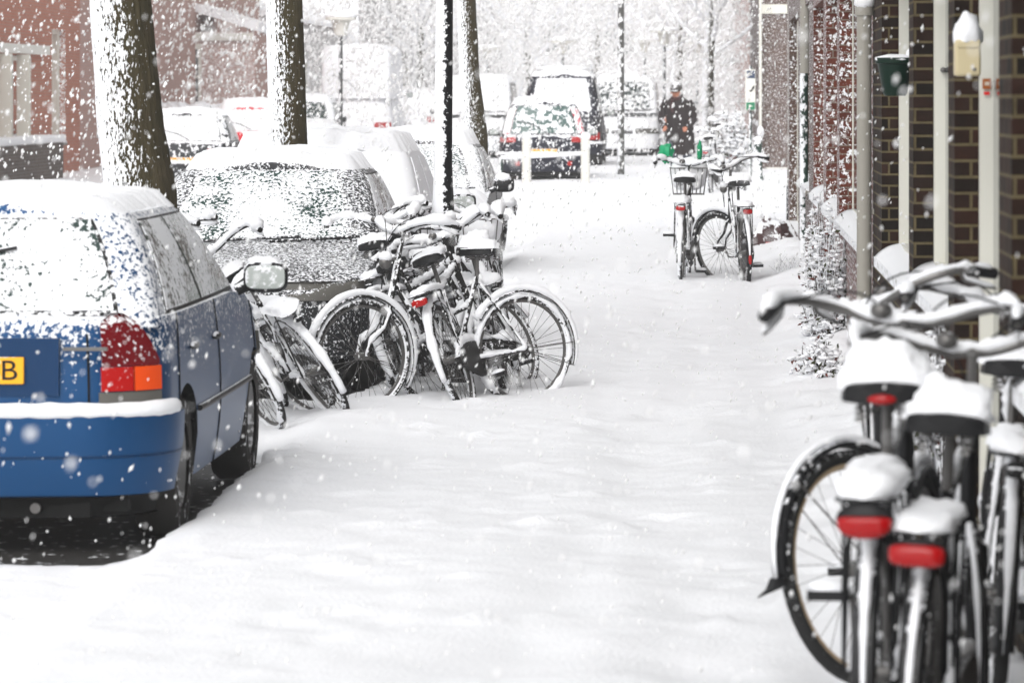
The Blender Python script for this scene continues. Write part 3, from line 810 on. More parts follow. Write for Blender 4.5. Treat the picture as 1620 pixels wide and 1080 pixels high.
    rad[0] = rad[-1] = .008
    sb = MB().tube(pts, rad, 10); sb.build('bumper_snow', SNOW, root)
    if rack:
        rk = MB()
        for sg in (-1, 1): rk.tube([(sg * .55, .7, c.H + .05), (sg * .55, 2.4, c.H + .05)], .02, 6)
        for yy in (.8, 1.6, 2.3): rk.rbox(-.62, .62, yy - .03, yy + .03, c.H + .04, c.H + .08)
        rk.build('roof_rack', M['blacks'], root)
        MB().ball((0, 1.5, c.H + .10), (.66, .95, .10), 20, 8, .15, 3, bottom=-.3).build('rack_snow', SNOW, root)
    return root
M['carwheel'] = snowy('car_tyre', (.03, .028, .026), .85, cov=-.95, up=.2, wind=.7, amp=1.6, scale=16, wdir=(.8, -.5, 0))
M['rim'] = snowy('car_rim', (.25, .25, .25), .4, metal=.5, cov=-.5, up=.2, wind=.4, amp=1.4, scale=12, wdir=(.9, -.3, 0))
M['recess'] = paint('blue_recess', (.0001, .026, .085), -1.5, 1.0)
M['pinklamp'] = snowy('red_pillar_lamp', (.45, .02, .04), .3, cov=-.15, up=.5, wind=.3, amp=1.3, scale=20)
blue = Car(L=3.75, W=.835, H=1.43, belt=.96, hood=.80, cab=(.06, 2.95), roof=(.40, 2.05), wr=.605)
P1c = make_car('parked_car', 'vivid blue hatchback seen from behind at the left edge with snow on its bumper', -3.085, 15.75, .0, 0, blue, P_BLUE, G_WIND, G_REAR, G_SIDE, .055, .05, M['plate'], 'tall', detail=2, seed=3)
grey = Car(L=4.0, W=.83, H=1.43, belt=.93, hood=.78, cab=(.30, 2.95), roof=(.9, 2.1), wr=.60)
make_car('parked_car', 'dark grey car facing the viewer with a snow speckled windscreen behind the heap of bicycles', -2.98, 27.85, -.0, pi, grey, P_GREY, G_WIND, G_WIND, glassm('grey_side', (.05, .05, .045), -.1, 30, 1.5, .8), .085, 0, None, 'low', seed=5)
van3 = Car(L=3.9, W=.84, H=1.50, belt=.95, hood=.8, cab=(.08, 3.0), roof=(.5, 2.1), wr=.66)
make_car('parked_car', 'car buried smooth white under snow directly behind the dark grey car', -3.0, 28.6, -.0, 0, van3, P_WHITE, G_FULL, G_FULL, G_FULL, .12, .1, None, 'low', seed=6, wiper=False)
c4 = Car(L=4.2, W=.85, H=1.46, belt=.95, hood=.80, cab=(.35, 3.05), roof=(.95, 2.15), wr=.62)
make_car('parked_car', 'dark car facing the viewer behind the lamp post with a snow covered wing mirror', -3.12, 41.9, -.04, pi, c4, P_DARK, G_WIND, G_WIND, glassm('c4_side', (.05, .06, .055), -.1, 24, 1.5), .12, .08, None, 'low', seed=7)
wag = Car(L=4.4, W=.86, H=1.58, belt=.92, hood=.8, cab=(.04, 3.2), roof=(.30, 2.3), wr=.62, wheels=(.85, 3.4))
make_car('parked_car', 'navy estate car with a yellow plate and red pillar lamps behind the white railing', PX(860, 74), 74, zg(74) - .03, .05, wag, P_NAVY, G_FAR, glassm('wagon_glass', (.06, .11, .10), -.5, 9, 1.6), G_FAR, .10, .06, M['plateold'], 'pillar', seed=8)
jeep = Car(L=4.5, W=.90, H=2.12, belt=1.2, hood=1.0, cab=(.05, 3.2), roof=(.20, 2.5), wr=.70, R=.36, wheels=(.9, 3.5), floor=.35)
make_car('parked_car', 'tall dark off-road car with a snow heaped roof rack behind the navy estate', PX(888, 85.5), 85.5, zg(85) - .03, 0, jeep, P_NAVY, G_FAR, G_FULL, G_FAR, .10, .06, M['plateold'], 'low', seed=9, rack=True)
far = Car(L=4.1, W=.85, H=1.46, belt=.93, hood=.80, cab=(.15, 3.0), roof=(.6, 2.15), wr=.63)
vanc = Car(L=4.6, W=.92, H=1.95, belt=1.15, hood=1.0, cab=(.05, 4.1), roof=(.15, 3.3), wr=.80, wheels=(.9, 3.7))
make_car('parked_car', 'white van facing the viewer just right of the tall off-road car', PX(985, 96), 100, zg(98), pi, vanc, P_WHITE, G_FAR, G_FAR, G_FAR, .12, .05, None, 'low', seed=10)
make_car('parked_car', 'faint pale car farthest along the right hand kerb', PX(1012, 118), 118, zg(118), 0, far, P_WHITE, G_FAR, G_FAR, G_FAR, .12, .1, None, 'low', seed=11)
# other side
make_car('parked_car', 'dark saloon with a yellow plate just right of the thickest tree', PX(292, 68), 68, .10, 0.06, far, paint('dark_saloon', (.015, .017, .02), -.75, 1.5, scale=14), G_FAR, glassm('saloon_glass', (.03, .035, .035), -.05, 9, 1.3), G_FAR, .09, .05, M['plateold'], 'low', seed=12, group='cars parked on the far side')
make_car('parked_car', 'bright red car with a white roof of snow between the two left trees', PX(392, 80), 80, .17, 0.06, far, P_RED, G_FAR, G_FULL, G_FULL, .16, .1, None, 'low', seed=13, group='cars parked on the far side')
make_car('parked_car', 'grey car with a dark windscreen just right of the second tree', PX(497, 97), 97, .30, pi, far, P_SILV, glassm('dark_screen', (.03, .05, .045), -.7, 8, 1.2), G_FAR, G_FAR, .14, .1, None, 'low', seed=14, group='cars parked on the far side')
box = Car(L=5.2, W=1.0, H=2.75, belt=1.5, hood=1.2, cab=(.05, 4.6), roof=(.12, 4.2), wr=.94, R=.36, wheels=(1., 4.2), floor=.4)
make_car('parked_van', 'tall white van buried in snow in front of the low grey house', PX(562, 103), 103, .32, 0, box, P_WHITE, G_FULL, G_FULL, G_FULL, .15, .1, None, 'low', seed=15, group='cars parked on the far side', cat='van')
make_car('parked_car', 'pale car with red tail lamps right of the tall white van', PX(655, 116), 116, .4, 0, far, P_SILV, G_FULL, G_FULL, G_FULL, .18, .1, None, 'low', seed=16, group='cars parked on the far side')
make_car('parked_car', 'silver car half hidden by the third tree', PX(768, 98), 98, .28, pi, vanc, P_SILV, G_FULL, G_FULL, G_FAR, .14, .1, None, 'low', seed=17, group='cars parked on the far side')
hd = MB(); n = 60
for k in range(260):
    a = random.random(); p = (lerp(PX(252, 93), PX(385, 93), random.random()), 93 + random.uniform(-.6, .6), .3 + random.random() * 1.25); hd.ball(p, (.22, .22, .17), 8, 6, .5, 3, seed=k)
tag(hd.build('hedge', snowy('hedge_snowed', (.05, .055, .04), .9, cov=.1, up=.9, wind=.3, amp=1.5, scale=12)), 'snow covered hedge in front of the pale pink house', 'hedge')
# white railing on the far corner
yr = 72
ra = empty('railing', (0, yr, zg(yr)), 'low white railing of two posts in front of the navy estate car', 'railing')
for px in (833, 926): MB().lathe((PX(px, yr), 0, 0), [(.085, -.1), (.085, .86), (.07, .9), (0, .92)], 14).build('post', M['white'], ra); MB().ball((PX(px, yr), 0, .92), (.10, .10, .08), disp=.2).build('snow', SNOW, ra)
MB().tube([(PX(792, yr), .0, .52), (PX(922, yr), 0, .60)], .045, 8).build('rail', SNOW, ra)
MB().tube([(PX(792, yr), 0, -.1), (PX(792, yr), 0, .53)], .04, 8).build('post', M['metaldark'], ra)
# ------------------------------------------------------------------ trees and poles
def barkmat():
    m, nt, bs = newmat('bark'); tc = nt.nodes.new('ShaderNodeTexCoord')
    a = noise_(nt, tc.outputs['Object'], 26, 5, .65, (1, 1, .28)); b = noise_(nt, tc.outputs['Object'], 5, 3)
    col = mix_(nt, a, (.006, .005, .003), (.10, .075, .045)); col = mix_(nt, math_(nt, 'MULTIPLY', b, .55), col, (.045, .045, .015))
    mask = snowmask(nt, -.27, .6, 1.2, 2.7, 80, (1, 1, .40), big=.45, soft=.10, wdir=(-.98, -.12, .0))
    finish(nt, bs, col, .9, mask, bump=.6, bdist=.006)
    b_ = nt.nodes.new('ShaderNodeBump'); b_.inputs['Strength'].default_value = 1; b_.inputs['Distance'].default_value = .014
    nt.links.new(math_(nt, 'MULTIPLY_ADD', mask, .4, a), b_.inputs['Height']); nt.links.new(b_.outputs[0], bs.inputs['Normal'])
    return m
BARK = barkmat()
FTWIG = snowy('far_twig', (.20, .19, .18), .9, cov=.9, up=1., wind=.3, amp=1, scale=12)  # pale base and near-full snow cover stand in for haze on far crowns
TWIG = snowy('twig', (.05, .04, .035), .9, cov=.1, up=1.2, wind=.3, amp=1, scale=20)
def trunk(pts, rads, seg=72, rug=.034, step=.028, seed=0):
    mb = MB(); L = []; P = [Vector(p) for p in pts]; zs = [p.z for p in P]
    n = int((zs[-1] - zs[0]) / step); rows = []
    for i in range(n + 1):
        z = lerp(zs[0], zs[-1], i / n); x = interp(z, [(p.z, p.x) for p in P]); y = interp(z, [(p.z, p.y) for p in P]); r = interp(z, [(p.z, q) for p, q in zip(P, rads)])
        row = []
        for k in range(seg + 1):
            a = 2 * pi * (k % seg) / seg
            rr = r * (1 + rug * 2.2 * noise.noise(V(cos(a) * 1.3, sin(a) * 1.3, z * .8 + seed)) + rug * 1.6 * abs(noise.noise(V(cos(a) * 9 * r / .18, sin(a) * 9 * r / .18, z * 3.2 + seed))) + rug * .8 * noise.noise(V(cos(a) * 22, sin(a) * 22, z * 16)))
            row.append(V(x + cos(a) * rr, y + sin(a) * rr, z))
        rows.append(row)
    mb.grid(rows, flip=True); return mb
def branches(mb, p, d, r, depth, seed):
    rnd = random.Random(seed)
    L = r * 26; pts = [Vector(p)]; q = Vector(p); dd = Vector(d).normalized()
    for k in range(5):
        dd = (dd + V(rnd.uniform(-.2, .2), rnd.uniform(-.2, .2), rnd.uniform(-.02, .18))).normalized(); q = q + dd * L / 5; pts.append(q.copy())
    mb.tube(pts, [r * (1 - .5 * k / 5) for k in range(6)], 6 if depth > 1 else 4)
    if depth > 0:
        for k in range(3 if depth > 1 else 4):
            i = rnd.randint(2, 5); nd = (dd + V(rnd.uniform(-1, 1), rnd.uniform(-1, 1), rnd.uniform(-.1, .8))).normalized()
            branches(mb, pts[i], nd, r * rnd.uniform(.45, .62), depth - 1, rnd.random())
def tree(label, Y, pts, rads, seed, group='street trees', h=6.5, crown=True, seg=110, rug=.034, z0=0):
    x0 = PX(pts[-1][0], Y)
    r = empty('street_tree', (x0, Y, z0), label, 'tree', group=group)
    P = [(PX(px, Y) - x0, 0, PZ(py, Y) - z0) for px, py in pts][::-1]
    P = [(P[0][0], 0, -.2)] + P
    last = P[-1]; P.append((last[0] - .05, 0, h)); rads = [rads[-1] * 1.25] + list(rads[::-1]) + [rads[0] * .8]
    trunk(P, rads, seg=seg, rug=rug, seed=seed).build('trunk', BARK, r, smooth=60)
    if crown:
        mb = MB(); rnd = random.Random(seed)
        for k in range(7):
            a = k * 2.4 + rnd.random(); z = h - .6 + rnd.random() * .8
            branches(mb, (P[-1][0], 0, z - .3), (cos(a), sin(a), .9), rads[-1] * rnd.uniform(.4, .6), 3, k + seed * 10)
        mb.build('crown', TWIG, r, smooth=0)
    return r
tree('thickest tree trunk, white with snow on its left side, behind the blue car', 20.9, [(190, 0), (200, 110), (207, 200), (222, 300)], [.163, .165, .172, .188], 1)
tree('second tree trunk half white with snow behind the dark grey car', 28.15, [(449, 0), (453, 120), (456, 235)], [.128, .134, .142], 2)
tree('slim leaning tree trunk just right of the black lamp post', 44, [(738, 0), (742, 120), (752, 215)], [.105, .115, .135], 3)
def lamppost(name, label, px, Y, h, r0, base=None, z0=None, mat=None):
    z0 = zg(Y) if z0 is None else z0
    r = empty(name, (PX(px, Y), Y, z0), label, 'lamp post' if name != 'pole' else 'pole')
    return r
POLE = snowy('black_pole_snow_plastered', (.008, .008, .009), .4, coat=.3, cov=-.04, up=.4, wind=.9, amp=.95, scale=40, soft=.06, wdir=(-.97, -.25, 0))
Y = 26.3
lp = empty('street_lamp', (PX(701, Y), Y, 0), 'black lamp post plastered with snow on its left side above the heap of bicycles', 'lamp post')
MB().tube([(0, 0, -.2), (0, 0, .9), (0, 0, 1.4), (.01, 0, 2.6), (.02, 0, 4.4)], [.085, .085, .062, .058, .05], 28).build('post', POLE, lp)
MB().lathe((.02, 0, 4.4), [(.04, 0), (.12, .1), (.17, .4), (.19, .42), (.05, .55), (0, .6)], 16).build('lantern', M['clear'], lp)
def farlamp(px, py_top, Y, label, pylow, gw=.34):
    h = PZ(py_top, Y); z0 = zg(Y)
    r = empty('street_lamp', (PX(px, Y), Y, z0), label, 'street lamp', group='faint far street lamps')
    MB().tube([(0, 0, -.1), (0, 0, h - z0 - .5)], .045, 8).build('post', FARP, r)
    MB().lathe((0, 0, h - z0 - .55), [(.05, 0), (.13, .03), (.2, .33), (gw, .36), (gw, .42), (0, .5)], 14).build('lantern', M['white'], r)
    MB().ball((0, 0, h - z0 - .12), (gw * 1.05, gw * 1.05, .12), disp=.1, bottom=-.2).build('snow', SNOW, r)
FARP = snowy('far_pole', (.05, .055, .055), .6, cov=-.4, up=.5, wind=.5, amp=1.2, scale=10)
farlamp(539, 18, 84, 'street lamp with a snow capped lantern above the tall white van', 90)
farlamp(890, 58, 118, 'faint street lamp above the off-road car', 160, .45)
farlamp(1051, 42, 112, 'faint street lamp above the walking person', 190, .42)
farlamp(1020, 58, 135, 'faint street lamp left of the walking person', 190, .5)
farlamp(771, 70, 140, 'faint street lamp right of the slim leaning tree', 190, .5)
farlamp(1103, 62, 150, 'faint street lamp right above the walking person', 190, .5)
Y = 78
pp = empty('street_pole', (PX(982, Y), Y, zg(Y)), 'thin grey pole dusted with snow between the parked cars and the person', 'pole')
MB().tube([(0, 0, -.1), (0, 0, 1.6), (.02, 0, 7)], [.075, .07, .05], 12).build('post', snowy('speckled_pole', (.07, .07, .065), .6, cov=-.35, up=.4, wind=.5, amp=1.3, scale=10), pp)
# far bare trees closing the street
def fartree(px, Y, h, seed, label, rr=.22):
    r = empty('bare_tree', (PX(px, Y), Y, zg(Y)), label, 'tree', group='bare far trees')
    trunk([(0, 0, -.2), (0, 0, 2), (.1, 0, 4.2)], [rr * 1.1, rr, rr * .8], 14, step=.4, seed=seed).build('trunk', BARK, r)
    mb = MB(); rnd = random.Random(seed)
    for k in range(9):
        a = k * 2.4 + rnd.random(); branches(mb, (0.1, 0, 2.6 + k * .2), (cos(a) * 1.2, sin(a) * 1.2, .6 + .06 * k), rr * rnd.uniform(.35, .6), 3, k + seed * 10)
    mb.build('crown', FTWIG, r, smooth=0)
fartree(1120, 105, 7, 21, 'bare snowy tree above the bicycles on the far right pavement', .16)
fartree(1070, 140, 7, 22, 'bare snowy tree behind the walking person')
fartree(940, 165, 9, 23, 'bare far tree in the middle of the street end')
fartree(830, 155, 9, 24, 'bare far tree right of the slim leaning trunk')
fartree(660, 150, 9, 25, 'bare far tree left of the black lamp post')
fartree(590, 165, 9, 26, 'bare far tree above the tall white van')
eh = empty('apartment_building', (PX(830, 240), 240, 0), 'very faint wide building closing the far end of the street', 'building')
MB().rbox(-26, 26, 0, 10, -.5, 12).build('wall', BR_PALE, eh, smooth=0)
for k in range(12):
    for j in range(3):
        MB().rbox(-23 + k * 4, -21.2 + k * 4, -.06, -.002, 1.2 + j * 3.2, 3 + j * 3.2).build('window', M['panes'], eh, smooth=0)
# ------------------------------------------------------------------ bicycles
def make_bike(label, X, Y, z, head, lean=0, steer=0, heavy=0, scale=1., snow=1., group=None, ref='rear', basket=False, crate=False, parts=('front', 'rear'), frame='city', taill=(.085, .045), seed=1, pedal=0.8, detail=1, lady=False, saddlesnow=1.0, carriersnow=1.0, guardflap=False, rack=True):
    """ref wheel touches the ground at X, Y; head = travel direction (0 = away along +Y, positive turns right); lean>0 = leans to its right"""
    rnd = random.Random(seed)
    r = empty('bicycle', (X, Y, z), label, 'bicycle', group=group, scale=scale)
    # local: x forward, y left, z up
    Rz = Matrix.Rotation(pi / 2 - head, 3, 'Z'); Rx = Matrix.Rotation(lean, 3, 'X')
    R3 = Rz @ Rx; r.rotation_euler = R3.to_euler()
    UP = R3.transposed() @ V(0, 0, 1)
    WD = R3.transposed() @ V(-.8, -.55, .25).normalized()
    WB = 1.12; RW = .345
    ox = 0 if ref == 'rear' else -WB
    O = V(ox, 0, 0)
    bm = M['bikeheavy'] if heavy else M['bike']; tm = M['tyreheavy'] if heavy else M['tyre']
    rootp = r
    def snow_tube(mb, pts, rad, amt=1.):
        P = [Vector(p) for p in pts]
        # resample
        out = []
        for a, b in zip(P, P[1:]):
            n = max(1, int((b - a).length / .02))
            for k in range(n): out.append(a.lerp(b, k / n))
        out.append(P[-1]); 
        if len(out) < 3: return
        res = []; rr = []
        for i, p in enumerate(out):
            d = (out[min(i + 1, len(out) - 1)] - out[max(i - 1, 0)]).normalized()
            f = sqrt(max(0, 1 - d.dot(UP) ** 2)); nz = max(.12, 1 + .9 * noise.noise(p * 13 + V(seed, 0, 0)) + .65 * noise.noise(p * 37 + V(seed, 5, 0)))
            ra = (rad * .82 + .0045) * amt * snow * nz * (f ** .8) * (1.05 if heavy else 1)
            w_ = UP * (.75 + .1 * f) + WD * (.35 if heavy else .15)
            if f < .4: ra *= .55 if heavy else .1; w_ = WD * .8
            res.append(p + w_.normalized() * (rad * .72 + ra * .35)); rr.append(max(.0008, ra))
        rr[0] *= .3; rr[-1] *= .3
        mb.tube(res, rr, 7)
    def curve(ctrl, n=8):
        # catmull rom
        P = [Vector(c) for c in ctrl]; P = [P[0] * 2 - P[1]] + P + [P[-1] * 2 - P[-2]]; out = []
        for i in range(1, len(P) - 2):
            for k in range(n):
                t = k / n; a, b, c, d = P[i - 1:i + 3]
                out.append(.5 * ((2 * b) + (c - a) * t + (2 * a - 5 * b + 4 * c - d) * t * t + (3 * b - a - 3 * c + d) * t ** 3))
        out.append(P[-2]); return out
    SN = MB()
    H0 = V(.93, 0, .60) + O; H1 = V(.845, 0, .93) + O     # head tube
    ax = (H1 - H0).normalized()
    Ms = Matrix.Rotation(steer, 3, ax)
    def st(p): return Ms @ (Vector(p) - H0) + H0
    HR = V(0, 0, RW) + O; HF = V(WB, 0, RW) + O; BB = V(.47, 0, .29) + O; SC = V(.31, 0, .80) + O
    fr = MB(); T = []
    T.append(([BB, SC], .016))
    if lady: T += [(curve([BB + V(.02, 0, .03), V(.6, 0, .42) + O, V(.78, 0, .62) + O, H0.lerp(H1, .55)], 5), .018), (curve([SC.lerp(BB, .35), V(.6, 0, .56) + O, V(.76, 0, .72) + O, H0.lerp(H1, .85)], 5), .014)]
    else: T += [([BB, H0.lerp(H1, .12)], .018), ([SC + V(.0, 0, -.02), H0.lerp(H1, .88)], .016)]
    for sg in (1, -1):
        T.append(([HR + V(0, sg * .06, 0), BB + V(-.06, sg * .03, 0)], .009)); T.append(([HR + V(0, sg * .06, 0), SC + V(-.01, sg * .015, -.04)], .008))
    T.append(([H0, H1], .022))
    for p, ra in T: fr.tube(p, ra, 8); snow_tube(SN, p, ra)
    fo = fr.build('frame', bm, rootp)
    # fork + front wheel (steered)
    def wheel(nm, c, M3, front):
        def m(p):
            q_ = Vector(p); return (st(c + q_) if front else c + q_)
        n = 44
        ring = [m((cos(2 * pi * k / n) * (RW - .02), 0, sin(2 * pi * k / n) * (RW - .02))) for k in range(n)]
        side = (Ms @ V(0, 1, 0)) if front else V(0, 1, 0)
        ty = MB().tube(ring, .021, 9, closed=True, up=side).build(nm, tm, rootp)
        ring2 = [m((cos(2 * pi * k / n) * (RW - .045), 0, sin(2 * pi * k / n) * (RW - .045))) for k in range(n)]
        MB().tube(ring2, .011, 6, closed=True, up=side).build('rim', M['rimtan'] if nm == 'front_wheel' and guardflap else M['steel'], ty)
        sp = MB(); ns = 32
        for k in range(ns):
            a = 2 * pi * k / ns; b = a + (.45 if k % 4 < 2 else -.45); s_ = .03 * (1 if k % 2 else -1)
            sp.tube([m((cos(b) * .025, s_, sin(b) * .025)), m((cos(a) * (RW - .05), 0, sin(a) * (RW - .05)))], .0017 if Y > 15 else .0013, 3, caps=False)
        sp.build('spokes', M['steel'], ty, smooth=0)
        MB().tube([m((0, -.05, 0)), m((0, .05, 0))], .024, 10).build('hub', M['steel'], ty)
        # mudguard
        a0, a1 = (-.15, pi * 1.02) if front else (-.1, pi * 1.05)
        if front: a0, a1 = .35, pi + .55
        else: a0, a1 = .55, pi + .30
        if guardflap and front: a0, a1 = .10, pi + .6
        RG = RW + .022; rows = []
        N = 30
        for k in range(N + 1):
            a = lerp(a0, a1, k / N)
            rows.append([m((cos(a) * RG * (1 - .0), yy, sin(a) * RG)) if abs(yy) < .02 else m((cos(a) * (RG - .012), yy, sin(a) * (RG - .012))) for yy in (-.029, -.018, 0, .018, .029)])
        gm = MB().grid(rows); g_ = gm.build('mudguard', bm, rootp)
        so = g_.modifiers.new('s', 'SOLIDIFY'); so.thickness = .003
        pts = [m((cos(lerp(a0, a1, k / N)) * (RG), 0, sin(lerp(a0, a1, k / N)) * (RG))) for k in range(N + 1)]
        sn = MB(); res = []; rr = []
        cw = st(c) if front else c
        for k, p in enumerate(pts):
            o = (p - cw).normalized(); u = o.dot(UP)
            nz = 1 + .35 * noise.noise(p * 9 + V(seed, 1, 0)) + .25 * noise.noise(p * 30 + V(seed, 2, 0))
            f = min(1, max(0, u + (.75 if heavy else .15))) ** .6
            res.append(p + o * (.006 + .008 * f)); rr.append(max(.001, (.024 if heavy else .020) * snow * f * nz * carriersnow ** .5))
        sn.tube(res, rr, 8, up=side); sn.build('mudguard_snow', SNOW, g_)
        if heavy:
            # snow sitting inside the lower part of the tyre and on its windward wall
            sn = MB(); res = []; rr = []
            for k in range(n + 1):
                a = 2 * pi * k / n; q_ = m((cos(a) * (RW - .02), 0, sin(a) * (RW - .02))); sd = side if side.dot(WD) > 0 else -side
                res.append(q_ + sd * .013 + UP * .006); nz = noise.noise(q_ * 11 + V(seed, 9, 0)); rr.append(max(.001, .013 * (1 + nz * 1.9)))
            sn.tube(res, rr, 6); sn.build('tyre_snow', SNOW, ty)
        if guardflap and front:
            a1 = a0; e = m((cos(a1) * RG, 0, sin(a1) * RG))
            fl = MB(); t_ = (m((cos(a1 - .1) * RG, 0, sin(a1 - .1) * RG)) - e).normalized(); ou = (e - cw).normalized()
            fl.grid([[e - side * .028, e + side * .028], [e + t_ * .03 + ou * .025 - side * .030, e + t_ * .03 + ou * .025 + side * .030], [e + t_ * .05 + ou * .10, e + t_ * .05 + ou * .10]])
            f_ = fl.build('mud_flap', M['black'], g_); f_.modifiers.new('s', 'SOLIDIFY').thickness = .004
        # stays
        ss_ = MB()
        for sg in (1, -1):
            ss_.tube([m((0, sg * .05, 0)), m((cos(pi - .1 if not front else .9) * (RG), sg * .028, sin(pi - .1 if not front else .9) * RG))], .0025, 4)
            ss_.tube([m((0, sg * .05, 0)), m((cos(pi + .3) * (RG), sg * .028, sin(pi + .3) * RG))], .0025, 4)
        ss_.build('mudguard_stay', M['steel'], g_)
        return ty
    if 'rear' in parts: wheel('rear_wheel', HR, None, False)
    if 'front' in parts:
        wheel('front_wheel', HF, None, True)
        fk = MB()
        for sg in (1, -1):
            p = [st(H0 + V(0, 0, .02)), st(H0 + V(.01, sg * .042, -.01)), st(H0 + V(.06, sg * .05, -.10)), st(HF + V(-.03, sg * .052, .08)), st(HF + V(0, sg * .05, 0))]
            fk.tube(p, [.014, .013, .012, .009, .008], 7); snow_tube(SN, p, .012)
        fk.build('fork', bm, rootp)
    # handlebar
    hb = MB(); top = H1 + ax * .16; hb.tube([st(H1), st(top)], .013, 8)
    L1 = curve([V(-.20, .31, .02), V(-.06, .29, .05), V(.03, .20, .04), V(.06, .07, .0), V(.06, 0, -.005), V(.06, -.07, .0), V(.03, -.20, .04), V(-.06, -.29, .05), V(-.20, -.31, .02)], 5)
    hp = [st(top + p) for p in L1]; hb.tube([st(top), st(top + V(.06, 0, -.005))], .012, 8); hb.tube(hp, .0115, 8); ho = hb.build('handlebar', M['steel'] if not heavy else bm, rootp)
    snow_tube(SN, hp, .0155, 1.25 if not heavy else 1.35)
    for sg, e in ((1, hp[:5]), (-1, hp[-5:])):
        MB().tube(e, .0175, 10).build('grip', M['black'] if not heavy else bm, ho)
        q0, q1 = (hp[5], hp[2]) if sg == 1 else (hp[-6], hp[-3])
        bl = MB(); dn = st(top + V(0, 0, -1)) - st(top); lv = [q0, q0 + dn * .03 + (q1 - q0) * .2, q1 + dn * .045, q1 + (q1 - q0) * .55 + dn * .05]
        bl.tube(lv, [.006, .007, .006, .004], 6); bl.build('brake_lever', M['steel'], ho); snow_tube(SN, lv, .007, 1.1)
        # cable
        cb_ = MB(); a = lv[0]; cc = curve([a, a + (st(top + V(.14, 0, .03)) - a) * .6 + UP * .03, st(top + V(.13, 0, -.08)), st(H0 + V(.05, 0, .1))], 5); cb_.tube(cc, .003, 5); cb_.build('brake_cable', M['black'], ho)
    MB().ball(st(top + V(.03, .06, .03)), (.028, .028, .022), 12, 8).build('bell', M['steel'], ho)
    # head lamp
    lq = st(H1 + V(.10, 0, -.03)); hl = MB(); hl.ball(lq, (.04, .035, .04), 12, 8); hl.tube([st(H1 + V(.01, 0, 0)), lq], .008, 6); hl.build('headlight', M['steel'], rootp)
    SN.ball(lq + UP * .035, (.045, .04, .035), 10, 6, .3, 6)
    # saddle
    sd = MB(); S0 = V(.285, 0, .955) + O
    rows = []
    for k in range(13):
        t = k / 12; xx = lerp(-.125, .155, t); wd = interp(t, [(0, .055), (.08, .092), (.3, .105), (.55, .06), (.8, .026), (1, .018)]); zz = interp(t, [(0, .012), (.2, .018), (.6, .0), (1, .004)])
        row = []
        for j in range(13):
            a = pi * j / 12 ; row.append(S0 + V(xx, cos(a) * wd, zz + sin(a) * .022 - (.028 if j in (0, 12) else 0)))
        row.append(row[0]); rows.append(row)
    rows.insert(0, [S0 + V(-.125, 0, -.005)] * 14); rows.append([S0 + V(.155, 0, -.01)] * 14)
    sd.grid(rows); so = sd.build('saddle', M['black'], rootp)
    ra_ = MB(); ra_.tube([SC, S0 + V(.02, 0, -.03)], .0135, 8)
    for sg in (1, -1):
        ra_.tube([S0 + V(-.09, sg * .045, -.01), S0 + V(-.03, sg * .03, -.045), S0 + V(.08, sg * .02, -.035), S0 + V(.13, 0, -.01)], .004, 5)
        coil = [S0 + V(-.085 + .016 * cos(k * .9), sg * .05 + .016 * sin(k * .9), -.012 - .0019 * k) for k in range(26)]; ra_.tube(coil, .0028, 4)
    ra_.build('seat_post', M['steel'], rootp)
    if saddlesnow:
        ss_ = MB(); h = .075 * saddlesnow * (1 if not heavy else .8)
        rows = []
        nn = 34
        for k in range(nn + 1):
            t = k / nn; xx = lerp(-.122, .155, t); wd = interp(t, [(0, .05), (.08, .095), (.3, .112), (.55, .072), (.8, .038), (1, .02)]) * (sin(min(1, t * 6, (1 - t) * 6) * pi / 2) ** .5 if 0 < t < 1 else 0)
            hh = h * (sin(pi * min(1, t * 1.15 + .12)) ** .5 if t < .76 else sin(pi * min(.99, t * 1.15 + .12)) ** .5) * interp(t, [(0, .6), (.3, 1.1), (.6, .8), (1, .5)])
            row = []
            for j in range(17):
                a = pi * j / 16; nz = 1 + .22 * noise.noise(V(xx * 13, j * .5, seed)) + .16 * noise.noise(V(xx * 60, j * 1.1, seed)) + .10 * noise.noise(V(xx * 140, j * 2.3, seed))
                row.append(S0 + V(xx, 0, .004) + V(0, cos(a) * wd * nz, 0) + UP * (max(0, sin(a)) ** .62 * (hh if 0 < t < 1 else 0) * nz + .010))
            row.append(row[0]); rows.append(row)
        ss_.grid(rows); ss_.build('saddle_snow', SNOW, so)
    # carrier
    cr = MB(); zc = .765
    C_ = [V(-.30, .045, zc), V(-.31, 0, zc), V(-.30, -.045, zc)]
    for sg in (1, -1):
        cr.tube([V(.18, sg * .05, zc) + O, V(-.28, sg * .065, zc) + O, V(-.31, sg * .045, zc) + O], .006, 6)
        cr.tube([HR + V(0, sg * .075, 0), V(-.12, sg * .065, zc) + O], .005, 5); cr.tube([HR + V(0, sg * .075, 0), V(.06, sg * .065, zc) + O], .005, 5)
    cr.tube([V(-.31, -.045, zc) + O, V(-.31, .045, zc) + O], .006, 6)
    for k in range(5): cr.tube([V(-.22 + .09 * k, -.06, zc) + O, V(-.22 + .09 * k, .06, zc) + O], .004, 5)
    for k in (-.02, .02): cr.tube([V(-.28, k, zc) + O, V(.18, k, zc) + O], .004, 5)
    co_ = cr.build('carrier', bm, rootp)
